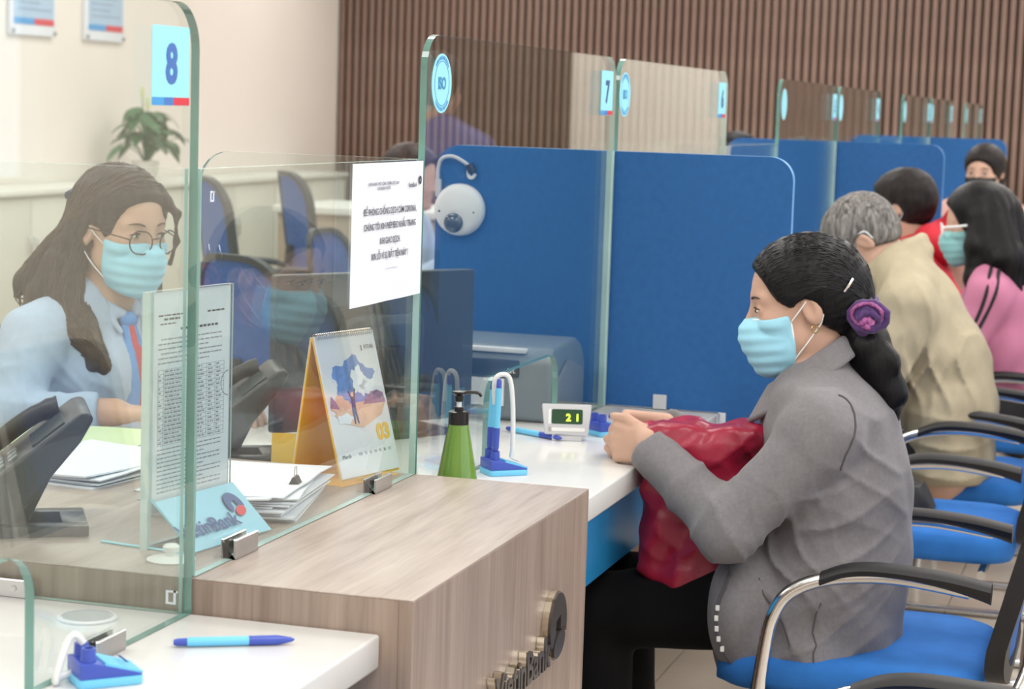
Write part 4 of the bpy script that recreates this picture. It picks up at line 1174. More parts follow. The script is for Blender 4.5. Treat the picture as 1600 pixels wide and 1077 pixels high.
# ------------------------------------------------------------------ pump bottle
M['bottle_green'] = pbr('green_plastic_bottle', (106, 146, 58), 0.16, var=.06, vscale=12, coat=.3)
M['pump_black'] = pbr('pump_black', (22, 22, 24), 0.3)
t = thing('pump_bottle', 'green cone-shaped hand gel bottle with black pump', 'bottle', (.868, -.050, ZC))
MB().lathe([(0, 0), (.030, 0), (.0345, .003), (.0355, .008), (.033, .03), (.0165, .118), (.0158, .122), (0, .122)], 36).build('bottle_body', M['bottle_green'], t, smooth=40)
MB().lathe([(0, .120), (.0165, .120), (.0165, .140), (.014, .1415), (.0075, .142), (.0075, .148), (0, .148)], 28).build('collar', M['pump_black'], t, smooth=30)
MB().lathe([(0, .146), (.0042, .146), (.0042, .158), (0, .158)], 14).build('pump_rod', M['white_plastic'], t)
hd = MB().lathe([(0, .157), (.0065, .157), (.007, .166), (.0115, .170), (.0115, .173), (.0, .175)], 18).build('pump_head', M['pump_black'], t, smooth=30)
MB().tube(spline([(0, 0, .1705), (.010, -.016, .1712), (.016, -.027, .170), (.018, -.031, .165)], 4), [.0055] * 5 + [.0045] * 8, 8, flat=.6).build('spout', M['pump_black'], t, smooth=50)

# ------------------------------------------------------------------ camera on the blue board
M['dome'] = pbr('smoked_dome', (50, 62, 74), 0.06, var=.2, vscale=30, spec=.9)
t = thing('security_camera', 'round white camera with a grey lens fixed on the blue board', 'camera', (2.016, .336, 1.164))
mt = Matrix.Translation((2.0185, .336, 1.164)) @ Matrix.Rotation(R(-90), 4, 'Y')
MB().lathe([(0, 0), (.052, 0), (.0565, .004), (.0565, .012), (.052, .022), (.042, .027), (0, .031)], 40, mat=mt).build('casing', M['white_plastic'], t, world=True, smooth=40)
MB().ball((1.990, .343, 1.136), (.014, .0215, .0215), 24, 14).build('lens_dome', M['dome'], t, world=True, smooth=80)
for dy in (.040, -.037):
    MB().ball((1.9935, .336 + dy, 1.160), (.003, .004, .004), 10, 8).build('screw', M['black_plastic'], t, world=True)
cb = MB().tube(spline([(2.005, .385, 1.214), (2.005, .386, 1.25), (2.005, .378, 1.272), (2.005, .355, 1.278), (2.005, .330, 1.268), (2.006, .312, 1.255)], 6), .004, 8).build('cable', M['grey_plastic'], t, world=True, smooth=60)
MB().tube([(2.006, .316, 1.262), (2.006, .308, 1.245)], .010, 10).build('plug', M['black_plastic'], t, world=True)
MB().tube(spline([(2.006, .318, 1.250), (2.006, .316, 1.236), (2.006, .308, 1.234), (2.006, .302, 1.242)], 4), .004, 8).build('cable_clip', M['white_plastic'], t, world=True)
MB().box((2.002, .379, 1.190), (2.014, .391, 1.228)).build('junction_box', M['grey_plastic'], t, world=True, bevel=.002)

# ------------------------------------------------------------------ small things
t = thing('black_bag', 'small black bag lying on the empty blue chair', 'bag', (2.70, -.565, .476))
out = []
mb = MB()
rows = []
for i in range(7):
    v = i / 6
    rows.append([((.10 - .03 * v) * math.cos(a) * (1 + .1 * math.sin(3 * a)), (.08 - .03 * v) * math.sin(a), .055 * v ** .8 + .006 * math.sin(5 * a + v * 3) * v) for a in [2 * math.pi * k / 18 for k in range(19)]])
mb.sheet(rows); mb.add(rows[-1][:-1], [tuple(range(18))]); mb.add(rows[0][:-1], [tuple(range(18))[::-1]])
mb.build('bag_body', M['rubber'], t, smooth=60)
MB().tube(spline([(.05, .02, .05), (.03, .03, .075), (-.03, .03, .075), (-.05, .02, .05)], 5), .005, 8).build('bag_handle', M['rubber'], t)
t = thing('yellow_reflection', 'small yellow solid standing in for the reflected calendar behind the papers', 'box', (.925, .275, ZC), R(20))  # added solid in place of the calendar's yellow reflection in the glass
MB().prism([(-.04, 0), (.04, 0), (.03, .055), (-.01, .075)], lambda u, v, w: (u, w, v), .02, -.02).build('reflection_body', M['cal_yellow'], t, bevel=.002)
# ------------------------------------------------------------------ people
def hair_mat(name, rgb, light, rough=0.45, sc=150):
    m, n, l, p = new_mat(name)
    tc = n.new('ShaderNodeTexCoord'); mp = n.new('ShaderNodeMapping'); mp.inputs['Scale'].default_value = (sc, sc, sc * .08)
    l.new(tc.outputs['Object'], mp.inputs[0])
    nz = n.new('ShaderNodeTexNoise'); nz.inputs['Scale'].default_value = 1.0; nz.inputs['Detail'].default_value = 4; nz.inputs['Distortion'].default_value = 1.2
    l.new(mp.outputs[0], nz.inputs['Vector'])
    rp = n.new('ShaderNodeValToRGB')
    rp.color_ramp.elements[0].position = .35; rp.color_ramp.elements[0].color = lin(rgb) + (1,)
    rp.color_ramp.elements[1].position = .72; rp.color_ramp.elements[1].color = lin(light) + (1,)
    l.new(nz.outputs[0], rp.inputs[0]); l.new(rp.outputs[0], p.inputs['Base Color'])
    p.inputs['Roughness'].default_value = rough; p.inputs['Specular IOR Level'].default_value = .22
    bp = n.new('ShaderNodeBump'); bp.inputs['Strength'].default_value = .55; bp.inputs['Distance'].default_value = .003
    l.new(nz.outputs[0], bp.inputs['Height']); l.new(bp.outputs[0], p.inputs['Normal'])
    return m
M['hair_black'] = hair_mat('black_hair', (5, 5, 7), (15, 15, 19), .38)
M['hair_brown'] = hair_mat('brown_hair', (26, 20, 20), (66, 52, 47), .45, 80)
M['hair_grey'] = hair_mat('grey_hair', (70, 68, 67), (150, 147, 144), .6, 110)
M['hair_darkbrown'] = hair_mat('dark_brown_hair', (18, 15, 16), (42, 34, 33))
M['jacket_grey'] = pbr('grey_jersey', (124, 122, 126), 0.9, var=.08, vscale=140, bump=.25, bscale=600, spec=.15, sheen=.15)
M['jacket_seam'] = pbr('grey_jersey_seam', (88, 87, 92), 0.9, spec=.15)
M['trousers_black'] = pbr('black_trousers', (18, 18, 20), 0.9, spec=.15)
M['shirt_blue'] = pbr('pale_blue_shirt', (172, 190, 214), 0.8, var=.04, vscale=80, bump=.15, bscale=500, spec=.2)
M['jacket_beige'] = pbr('beige_jacket', (172, 162, 138), 0.75, var=.05, vscale=30, bump=.15, bscale=500, spec=.25)
M['jacket_lining'] = pbr('dark_jacket_lining', (120, 100, 92), 0.8)
M['hood_red'] = pbr('red_jacket', (206, 40, 58), 0.75, var=.05)
M['pink_cloth'] = pbr('pink_sport_jacket', (190, 118, 150), 0.8, var=.05)
M['navy_cloth'] = pbr('navy_cloth', (50, 56, 84), 0.8)
M['rose_cloth'] = pbr('rose_cloth', (206, 160, 148), 0.8)
M['purple_cloth'] = pbr('purple_blue_shirt', (92, 100, 160), 0.8)
M['black_cloth'] = pbr('black_cloth', (26, 26, 30), 0.85)
M['mask_teal'] = pbr('teal_mask', (140, 196, 200), 0.8)
M['white_cloth'] = pbr('white_piping', (230, 230, 232), 0.7)
M['eye_white'] = pbr('eye_white', (226, 222, 216), 0.3)
M['eye_dark'] = pbr('eye_iris', (38, 28, 24), 0.15)
M['brow'] = pbr('eyebrow_hair', (62, 48, 42), 0.8)
M['gold'] = pbr('gold_earring', (214, 180, 110), 0.25, 1.0)
M['shoe_brown'] = pbr('brown_shoe', (112, 78, 62), 0.5)
M['shoe_black'] = pbr('black_shoe', (28, 27, 28), 0.45)

def to_head(P, o, Rm): return (P - np.asarray(o, F32)) @ np.asarray(Rm, F32)
def head_mat(o, Rm):
    m = Matrix([[float(v) for v in row] + [0] for row in Rm] + [[0, 0, 0, 1]]); m.translation = Vector([float(v) for v in o]); return m

def head_sdf(Q, ears=True):
    S = Q.copy(); S[:, 1] = np.abs(S[:, 1])
    d = ell(S, (-.010, 0, .032), (.097, .075, .084))
    d = smin(d, ell(S, (.022, 0, -.028), (.064, .058, .080)), .03)
    d = smin(d, cap(S, (.010, .042, -.058), (.060, .012, -.094), .021, .017), .025)
    d = smin(d, ell(S, (.056, .040, -.022), (.022, .020, .022)), .02)
    d = smin(d, cap(S, (.078, 0, .024), (.066, .042, .022), .009, .009), .014)
    d = smin(d, ell(S, (.072, 0, -.093), (.018, .020, .016)), .015)
    d = smin(d, cap(S, (.078, 0, -.058), (.070, .02, -.058), .012, .010), .014)
    d = smax(d, -ell(S, (.096, .032, .004), (.016, .017, .011)), .010)
    d = smin(d, ell(S, (.0715, .0315, .003), (.0145, .0145, .0125)), .004)
    d = smin(d, cap(S, (.086, 0, .008), (.104, 0, -.028), .0065, .0095), .010)
    d = smin(d, ell(S, (.095, .010, -.033), (.009, .008, .007)), .006)
    if ears:
        e = ell(S, (-.010, .077, -.004), (.0175, .0075, .030), rot('y', 12) @ rot('z', -14))
        e = smax(e, -ell(S, (-.004, .0835, -.001), (.009, .006, .017), rot('y', 12)), .004)
        d = smin(d, e, .006)
    return d

def mask_sdf(Q, extra=0.0):
    """surgical mask: a pleated shell over nose, mouth and chin"""
    S = Q.copy(); S[:, 1] = np.abs(S[:, 1])
    b = ell(S, (.035, 0, -.058), (.078, .063, .066))
    b = smin(b, ell(S, (.088, 0, -.040), (.030, .026, .030)), .03)
    b = smin(b, ell(S, (.066, 0, -.096), (.030, .030, .026)), .03)
    b = np.minimum(b, head_sdf(Q, False) - .0035)
    b = b + .0010 * np.sin(S[:, 2] * 300) * np.clip((S[:, 0] - .03) * 30, 0, 1) + extra
    # cut to the mask's outline: slanting upper edge, cheek edge, chin edge
    up = plane_at(S, (.10, .10, 1), (.10, 0, -.010))
    ck = plane_at(S, (-1, .05, .10), (.026, .06, -.05))
    lo = plane_at(S, (-.25, 0, -1), (.05, 0, -.118))
    return smax(smax(smax(b, up, .006), ck, .006), lo, .008)

def face_parts(parent, o, Rm, brow=True):
    hm = head_mat(o, Rm)
    for s_ in (-1, 1):
        ey = MB().ball((.0785, .0315 * s_, .0028), (.0088, .0104, .0036), 14, 10, mat=hm).build('eye', M['eye_white'], parent, smooth=80)
        MB().ball((.0850, .0315 * s_ + .001, .0026), (.0032, .0046, .0034), 12, 8, mat=hm).build('iris', M['eye_dark'], ey, smooth=80)
        MB().tube([hm @ Vector(q) for q in ((.082, .0195 * s_, .0045), (.0875, .026 * s_, .0085), (.0875, .034 * s_, .0088), (.079, .0435 * s_, .0045))], [.0008, .0018, .0018, .0008], 6).build('eyelash', M['eye_dark'], ey)
        if brow:
            MB().tube(spline([hm @ Vector(q) for q in ((.0885, .014 * s_, .0225), (.0865, .030 * s_, .0275), (.074, .047 * s_, .0235))], 4), [.0012] + [.0026] * 6 + [.0014, .001], 6, flat=.6).build('eyebrow', M['brow'], parent)

def ear_loops(parent, o, Rm, sides=(1, -1), mat='mask_white'):
    hm = head_mat(o, Rm)
    for s_ in sides:
        for (a, b) in (((.030, .0605, -.024), (-.010, .079, .022)), ((.032, .052, -.092), (-.022, .078, -.030))):
            mid = tuple((x + y) / 2 for x, y in zip(a, b)); mid = (mid[0], mid[1] + .006, mid[2])
            MB().tube([hm @ Vector((q[0], q[1] * s_, q[2])) for q in spline([a, mid, b], 5)], .0013, 6).build('ear_loop', M[mat], parent)
        MB().tube([hm @ Vector((q[0], q[1] * s_, q[2])) for q in spline([(-.010, .079, .024), (-.026, .081, .016), (-.030, .080, -.006), (-.022, .078, -.030)], 5)], .0014, 6).build('ear_loop', M[mat], parent)

def unit(v): v = np.asarray(v, float); return v / np.linalg.norm(v)
class Hand:
    def __init__(s, w, f, n, curl=(40, 45, 30), thumb=(.75, .45, -.35), spread=1.0, scale=.92):
        f = unit(f); n = np.asarray(n, float); n = unit(n - f * (n @ f)); side = s.side = np.cross(n, f) if False else np.cross(f, n)
        s.w = np.asarray(w, float); s.f = f; s.n = n; k = scale
        s.palm = []; s.fing = []
        for i, (o, l, lf) in enumerate(((.030, .086, .94), (.010, .090, 1.04), (-.010, .086, .98), (-.028, .078, .80))):
            base = s.w + (f * l + side * o * spread) * k
            s.palm.append((s.w + side * o * .62 * k - f * .004, base, .0150 * k, .0112 * k))
            p = base; ang = 0; dirs = []
            for sl, c, r0, r1 in ((.044 * lf, curl[0] + 4 * i, .0098, .0088), (.027 * lf, curl[1], .0088, .0080), (.022 * lf, curl[2], .0080, .0066)):
                ang += math.radians(c)
                d = f * math.cos(ang) - n * math.sin(ang) + side * o * 1.2 * spread
                q = p + unit(d) * sl * k
                s.fing.append((p, q, r0 * k, r1 * k)); p = q
        t = s.w + (f * .026 + side * .030 - n * .004) * k
        d = unit(f * thumb[0] + side * thumb[1] + n * thumb[2])
        q = t + d * .042 * k; d2 = unit(f * (thumb[0] + .25) + side * (thumb[1] - .35) + n * (thumb[2] - .05)); r_ = q + d2 * .032 * k
        s.palm.append((s.w + side * .014 * k, t, .016 * k, .014 * k))
        s.fing += [(t, q, .0128 * k, .0100 * k), (q, r_, .0100 * k, .0080 * k)]
    def sdf(s, P):
        d = None
        for (a, b, r0, r1) in s.palm:
            c = cap(P, a, b, r0, r1); d = c if d is None else smin(d, c, .010)
        for i, (a, b, r0, r1) in enumerate(s.fing):
            d = smin(d, cap(P, a, b, r0, r1), .0022)
        return d

def torso_sdf(P, nodes, grow=0.0, k=.03):
    d = None
    for (x0, z0, d0, w0), (x1, z1, d1, w1) in zip(nodes[:-1], nodes[1:]):
        c = flatcap(P, (x0, 0, z0), (x1, 0, z1), d0 + grow, w0 + grow, d1 + grow, w1 + grow)
        d = c if d is None else smin(d, c, k)
    return d

def crease(u): return (1 - np.abs(np.sin(u))) ** 2 - .35
def folds(P, a, b, amp, freq, centre=.5, width=.35, twist=0.0):
    """cloth folds running slantwise round a limb a-b, strongest near t = centre"""
    a = np.asarray(a, F32); b = np.asarray(b, F32); ab = b - a; L2 = float(ab @ ab)
    t = ((P - a) @ ab) / L2
    q = P - a - t[:, None] * ab
    u = q[:, 0] * 31 + q[:, 1] * 23 + q[:, 2] * 17
    near = np.clip(1.6 - nrm(q) / .06 * .6, 0, 1)
    w_ = np.sin(u * 1.1 + 4 * t) * .5 + .5
    return -amp * crease(t * freq * .5 + twist * u + .9 * np.sin(u * .9 + t * 3)) * np.exp(-((t - centre) / width) ** 2) * near * (.35 + .65 * w_)
def drape(P, direction, freq, amp, seed, centre, radius):
    """a fan of soft creases: lines across `direction`, fading away from centre"""
    v = unit(direction).astype(F32)
    u = P @ v * freq + 1.2 * np.sin(P @ np.roll(v, 1) * freq * .35 + seed) + .6 * np.sin(P @ np.roll(v, 2) * freq * .6 + 2 * seed)
    f = np.exp(-(((P - np.asarray(centre, F32)) ** 2).sum(1)) / radius ** 2)
    return -amp * crease(u) * f

class Person:
    """joints in the person's own frame: x forward, y left, z up"""
    def __init__(s, label, loc, ang, head, pitch=0, yaw=0, roll=0, neck=None, nodes=None, shL=None, elL=None, wrL=None, shR=None, elR=None, wrR=None, hip=.10,
                 knee=(.40, .10, .50), ankle=(.36, .10, .07), hips=(0, 0, .50), handL=None, handR=None, sleeve=(.062, .056, .042), grow=0.0, name='person'):
        s.t = thing(name, label, 'person', loc, R(ang))
        s.trap = (.035, .050); s.o = head; s.Rm = rot('z', yaw) @ rot('y', pitch) @ rot('x', roll)
        s.neck = neck or (head[0] - .045, 0, head[2] - .14); s.nodes = nodes
        s.shL, s.elL, s.wrL, s.shR, s.elR, s.wrR = shL, elL, wrL, shR, elR, wrR
        s.handL, s.handR, s.knee, s.ankle, s.hips, s.sl, s.hip = handL, handR, knee, ankle, hips, sleeve, hip
    def Q(s, P): return to_head(P, s.o, s.Rm)
    def hw(s, q): return tuple(float(v) for v in (np.asarray(s.o, float) + np.asarray(s.Rm, float) @ np.asarray(q, float)))
    def skin(s, P):
        d = near_only(P, s.o, .13, .19, lambda p: head_sdf(s.Q(p)))
        d = smin(d, cap(P, s.hw((-.022, 0, -.045)), s.neck, .050, .054), .022)
        d = smin(d, cap(P, s.neck, (s.nodes[0][0], 0, s.nodes[0][1]), .054, .06), .03)
        d = smin(d, torso_sdf(P, s.nodes, -.022), .03)
        for sh, el, wr, hd in ((s.shL, s.elL, s.wrL, s.handL), (s.shR, s.elR, s.wrR, s.handR)):
            if sh is None: continue
            d = smin(d, cap(P, sh, el, .045, .038), .03)
            d = smin(d, cap(P, el, wr, .038, .026), .015)
            if hd is not None: d = smin(d, near_only(P, hd.w, .16, .22, hd.sdf), .012)
        for q in (1, -1):
            kn = (s.knee[0], s.knee[1] * q, s.knee[2]); an = (s.ankle[0], s.ankle[1] * q, s.ankle[2])
            d = smin(d, cap(P, (s.hips[0], s.hip * .9 * q, s.hips[2]), kn, .07, .05), .03)
            d = smin(d, cap(P, kn, an, .05, .032), .02)
        return d
    def legs(s, P):
        d = ell(P, (s.hips[0], 0, s.hips[2] + .01), (.14, .175, .10))
        for q in (1, -1):
            kn = (s.knee[0], s.knee[1] * q, s.knee[2]); an = (s.ankle[0], s.ankle[1] * q, s.ankle[2])
            d = smin(d, cap(P, (s.hips[0] + .02, s.hip * .95 * q, s.hips[2]), kn, .088, .068), .03)
            d = smin(d, cap(P, kn, an, .068, .052), .025)
        d = d + .0035 * waves(P, 34, 5)
        return smax(d, -(P[:, 2] - s.ankle[2] - .01), .005)
    def top(s, P, wr=.0035, hem=None, cuff=.012, seed=1, sh_r=.066):
        d = torso_sdf(P, s.nodes, 0.0)
        for sh, el, wri in ((s.shL, s.elL, s.wrL), (s.shR, s.elR, s.wrR)):
            if sh is None: continue
            up = (s.nodes[0][0], sh[1] * .25, s.nodes[0][1] + s.trap[0])
            d = smin(d, cap(P, up, sh, s.trap[1], sh_r * .95), .05)
            a = smin(cap(P, sh, el, s.sl[0], s.sl[1]), cap(P, el, wri, s.sl[1], s.sl[2]), .02)
            dirw = np.asarray(wri, float) - np.asarray(el, float); dirw /= np.linalg.norm(dirw)
            a = smax(a, plane_at(P, dirw, np.asarray(wri) - dirw * cuff), .004)
            a = a + folds(P, sh, el, wr * 1.6, 19, .85, .5, .5) + folds(P, el, wri, wr * 2.0, 21, .35, .5, .6)
            d = smin(d, a, .022)
        d = d + wr * waves(P, 30, seed) + wr * .6 * waves(P, 62, seed + 3)
        if hem is not None: d = smax(d, -(P[:, 2] - hem), .012)
        return d
    def box(s, fn_name, pad=.03): pass
    def build_skin(s, h, lo, hi): return sdf_mesh('body', s.skin, lo, hi, h, M['skin'], s.t)
    def shoes(s, mat='shoe_black'):
        for q in (1, -1):
            x, y, z = s.ankle[0], s.ankle[1] * q, 0
            def f(P, x=x, y=y): return smax(smin(smin(ell(P, (x + .06, y, .035), (.135, .045, .042)), cap(P, (x, y, .05), (x, y, .085), .042, .040), .03), ell(P, (x + .12, y, .03), (.07, .044, .032)), .02), -(P[:, 2] - .002), .004)
            sdf_mesh('shoe', f, (x - .12, y - .08, -.01), (x + .26, y + .08, .16), .008, M[mat], s.t)

# ================================================================== the woman in the grey jacket
cu = Person('woman in a grey jacket and blue mask clasping her hands on the counter', (1.42, -.57, 0), 90, (.062, 0, 1.055), pitch=10, yaw=13,
            neck=(.030, 0, .925), nodes=[(.030, .895, .075, .13), (.006, .835, .118, .175), (-.006, .735, .134, .185), (.004, .60, .150, .185), (.012, .49, .150, .19)],
            shL=(-.010, .175, .858), elL=(.135, .225, .682), wrL=(.305, .128, .800), shR=(-.005, -.175, .858), elR=(.15, -.20, .685), wrR=(.315, -.035, .805),
            handL=Hand((.300, .130, .798), (.90, -.42, -.02), (.42, .90, .10), curl=(48, 55, 35), thumb=(.80, .40, .10)),
            handR=Hand((.315, -.03, .808), (.88, .47, .02), (.47, -.88, .25), curl=(45, 50, 35), thumb=(.80, .35, -.05)),
            knee=(.405, .085, .485), ankle=(.36, .09, .08), hips=(.02, 0, .535))
cu.trap = (-.012, .044)
cu.build_skin(.0036, (-.22, -.30, .0), (.56, .30, 1.20))
sdf_mesh('trousers', cu.legs, (-.2, -.28, .0), (.52, .28, .68), .007, M['trousers_black'], cu.t)
cu.shoes()
def jacket(P):
    d = cu.top(P, wr=.0036, cuff=.004, seed=11)
    # loose skirt of the jacket, hanging lower at the front left
    sk = flatcap(P, (.020, 0, .53), (.026, .01, .46), .156, .205, .162, .220)
    d = smin(d, sk + .006 * np.sin(np.arctan2(P[:, 1], P[:, 0] - .01) * 9 + P[:, 2] * 30) * np.clip((.60 - P[:, 2]) * 6, 0, 1), .03)
    d = d + drape(P, (.45, 0, 1), 55, .0075, 1.0, (-.06, .17, .66), .11) + drape(P, (.9, 0, -.5), 70, .010, 2.0, (.06, .17, .60), .12)
    d = d + drape(P, (.2, .3, 1), 48, .008, 3.0, (-.02, .17, .48), .10) + drape(P, (-.7, 0, 1), 55, .007, 4.0, (-.08, .10, .80), .12)
    d = smin(d, ell(P, (.118, .125, .525), (.066, .110, .118)), .025)
    # back crease and armhole line
    d = smax(d, -(P[:, 2] - .405 - .05 * np.clip(-P[:, 0] * 4 + .2, -.3, 1.2)), .010)
    # turned-up collar
    ring = []
    for k in range(15):
        a = math.pi * 2 * k / 14
        ring.append((.050 + .064 * math.cos(a), .068 * math.sin(a), .922 - .050 * math.cos(a)))
    c = chain(P, ring, [.014] * 15)
    ring2 = [(q[0] + .004, q[1] * 1.05, q[2] - .022) for q in ring]
    c = smin(c, chain(P, ring2, [.017] * 15), .015)
    d = smin(d, c, .012)
    # neck opening
    d = smax(d, -cap(P, (.07, 0, .90), cu.hw((-.01, 0, -.06)), .050, .058), .006)
    d = smax(d, -cap(P, (.135, 0, .86), (.13, 0, .95), .022, .05), .01)
    return d
sdf_mesh('jacket', jacket, (-.22, -.33, .38), (.36, .33, 1.03), .0046, M['jacket_grey'], cu.t)
def collar(P):
    d = None; n_ = 64; up_ = []; lo_ = []
    for k in range(n_ + 1):
        a = R(34 + (326 - 34) * k / n_)
        f = .5 + .5 * math.cos(a)            # 1 at the front, 0 at the nape
        up_.append((.050 + .069 * math.cos(a), .073 * math.sin(a), .949 - .052 * math.cos(a)))
        lo_.append((.048 + (.088 + .020 * f) * math.cos(a), .104 * math.sin(a), .915 - .064 * math.cos(a) - .014 * f))
    for u_, l_ in zip(up_, lo_):
        c = cap(P, u_, l_, .0062, .0050); d = c if d is None else smin(d, c, .008)
    return np.minimum(d, smin(chain(P, up_, [.0066] * (n_ + 1)), chain(P, lo_, [.0058] * (n_ + 1)), .004)) + .0008 * waves(P, 60, 2)
sdf_mesh('collar', collar, (-.09, -.14, .80), (.19, .14, 1.03), .0034, M['jacket_grey'], cu.t)
# armhole seam, zip tape, pocket seam
def on_surface(fn, pts, off=.0005, it=14):
    """slide points onto the surface fn = off"""
    q = np.asarray(pts, F32).copy(); e = 1e-3
    for _ in range(it):
        d = fn(q)
        g = np.stack([(fn(q + A(*[e if i == j else 0 for j in range(3)])) - d) / e for i in range(3)], 1)
        q = q - (d - off)[:, None] * g / np.maximum((g * g).sum(1), .2)[:, None] * .8
    return [tuple(float(v) for v in p) for p in q]
def strands(parent, fn, paths, mat, r=.0011, off=.0004, seed=1, jit=.004, n=9):
    """fine locks lying on the hair, one joined part"""
    rs = np.random.RandomState(seed); mb = MB(); allp = []
    for pth in paths:
        sp = spline(pth, max(2, n // (len(pth) - 1)))
        ph, am = rs.uniform(0, 6), rs.uniform(.3, 1) * jit
        allp.append([(p.x + am * math.sin(ph + i * .9), p.y + am * math.cos(ph * 1.3 + i * .8), p.z) for i, p in enumerate(sp)])
    flat = on_surface(fn, [p for a_ in allp for p in a_], off, 8); k = 0
    for a_ in allp:
        pts = flat[k:k + len(a_)]; k += len(a_)
        m_ = len(pts); mb.tube(pts, [r * (.35 + .65 * math.sin(math.pi * (.08 + .84 * i / (m_ - 1)))) for i in range(m_)], 5)
    o = mb.build('hair_strands', mat, parent, smooth=80, fix=False); o['kind'] = 'stuff'
    return o
seam = on_surface(jacket, [(-.045 - .045 * math.cos(R(a)) , .24 - .05 * max(0, math.sin(R(a))), .845 + .085 * math.sin(R(a))) for a in range(-50, 110, 10)], .0006)
MB().tube(spline(seam, 3), .0018, 6).build('armhole_seam', M['jacket_seam'], cu.t)
zipt = on_surface(jacket, [(.156 - .0012 * (k - 5) ** 2, .225, .43 + .019 * k) for k in range(11)], .001)
MB().tube(zipt, .0040, 6).build('zip_tape', M['jacket_seam'], cu.t)
for k in range(5):
    q = zipt[2 + k]
    MB().box((q[0] - .004, q[1] - .004, q[2] - .005), (q[0] + .003, q[1] + .0045, q[2] + .005)).build('zip_mark', M['white_plastic'], cu.t, bevel=.001, seg=1)
pk = on_surface(jacket, [(.075 - .010 * k, .24, .60 - .022 * k) for k in range(6)], .0006)
MB().tube(pk, .0014, 6).build('pocket_seam', M['jacket_seam'], cu.t)
ss = on_surface(jacket, [(-.035 + .002 * k, .24, .57 - .022 * k) for k in range(6)], .0006)
MB().tube(ss, .0012, 6).build('side_seam', M['jacket_seam'], cu.t)

def cu_hair(P):
    Q = cu.Q(P); S = Q.copy(); S[:, 1] = np.abs(S[:, 1])
    d = ell(S, (-.013, 0, .036), (.109, .0865, .092))
    d = smin(d, ell(S, (-.045, 0, .0), (.075, .076, .075)), .03)
    d = smax(d, -ell(S, (.122, 0, -.035), (.078, .3, .128)), .008)
    d = smax(d, -ell(S, (.006, .09, -.022), (.030, .035, .040)), .006)
    d = smax(d, -plane_at(S, (-.70, 0, 1), (0, 0, -.018)), .01)
    # strands drawn back to the knot
    d = d + .0006 * np.sin(np.arctan2(S[:, 2] + .03, -S[:, 0] + .04) * 46 + 9 * S[:, 1])
    knot = cu.hw((-.112, 0, -.040))
    t_ = smin(cap(P, cu.hw((-.075, 0, -.02)), knot, .050, .030), ell(P, (knot[0] - .004, 0, knot[2] - .045), (.040, .042, .046)), .02)
    kx, kz = knot[0], knot[2]
    t_ = smin(t_, chain(P, [(kx - .01, .008, kz - .06), (kx - .030, .010, kz - .105), (kx - .048, .010, kz - .135), (kx - .054, .006, kz - .185)], [.036, .034, .029, .010]), .016)
    t_ = smin(t_, ell(P, (kx - .036, .022, kz - .075), (.030, .026, .034)), .012)
    t_ = smin(t_, ell(P, (kx - .052, .012, kz - .120), (.026, .026, .030)), .012)
    t_ = t_ + .0028 * waves(P, 95, 3)
    return smin(d, t_, .015)
sdf_mesh('hair', cu_hair, (-.20, -.11, .80), (.16, .11, 1.21), .0036, M['hair_black'], cu.t)
M['scrunchie'] = pbr('purple_velvet', (74, 44, 104), 0.8, var=.25, vscale=120, bump=.4, bscale=300, sheen=.3)
M['scrunchie_pink'] = pbr('pink_lurex', (150, 80, 138), 0.5, var=.5, vscale=260)
kn = cu.hw((-.112, 0, -.040))
ring = [(kn[0] + .014 * math.cos(a) * .4 - .002 + .034 * math.sin(a) * .15, .040 * math.cos(a), kn[2] + .034 * math.sin(a)) for a in [2 * math.pi * k / 24 for k in range(24)]]
MB().tube([(q[0] + .003 * math.sin(i * 2.1), q[1], q[2] + .003 * math.cos(i * 1.7)) for i, q in enumerate(ring)], [.012 + .003 * math.sin(i * 2.6) for i in range(24)], 10, closed=True).build('scrunchie', M['scrunchie'], cu.t, smooth=70)
MB().ball((kn[0] - .008, .046, kn[2] + .008), (.034, .012, .025), 20, 12, mat=None).build('scrunchie_flower', M['scrunchie'], cu.t, smooth=80)
for (dx, dz, rr, r2, my, mm) in ((-.008, .010, .033, .0065, .050, 'scrunchie'), (-.006, .013, .027, .0035, .056, 'scrunchie_pink'), (-.010, .004, .017, .0055, .057, 'scrunchie'), (-.008, -.002, .008, .0060, .059, 'scrunchie_pink')):
    MB().tube([(kn[0] + dx + rr * math.cos(a), my + .003 * math.sin(3 * a), kn[2] + dz + rr * .72 * math.sin(a)) for a in [2 * math.pi * j / 20 for j in range(20)]], [r2 * (1 + .25 * math.sin(j * 2.3)) for j in range(20)], 8, closed=True).build('scrunchie_petal', M[mm], cu.t, smooth=70)
MB().tube([cu.hw((-.068, .083, .020)), cu.hw((-.079, .080, .032)), cu.hw((-.086, .076, .040))], .0024, 6).build('hair_pin', M['chrome'], cu.t)
rs_ = np.random.RandomState(7); pths = []
for k in range(150):
    a = rs_.uniform(-.2, 1.0)     # from the hairline above the ear over the forehead
    y0 = (1 if rs_.rand() < .8 else -1) * (.082 - .075 * max(0, a) ** 1.5)
    st_ = (.035 + .045 * max(0, a), y0, .015 + .085 * max(0, a) ** .8 + .01 * rs_.randn())
    md_ = (-.035 + .01 * rs_.randn(), y0 * 1.05, .035 + .075 * max(0, a))
    pths.append([cu.hw(st_), cu.hw(md_), cu.hw((-.085, y0 * .6, .01 + .03 * a)), cu.hw((-.108, y0 * .35, -.03))])
M['strand_black'] = pbr('black_hair_strand', (20, 20, 24), 0.35, spec=.3)
strands(cu.t, cu_hair, pths, M['strand_black'], r=.0012)
sdf_mesh('face_mask', lambda P: mask_sdf(cu.Q(P)), (.06, -.09, .90), (.20, .09, 1.07), .0026, M['mask_blue'], cu.t)
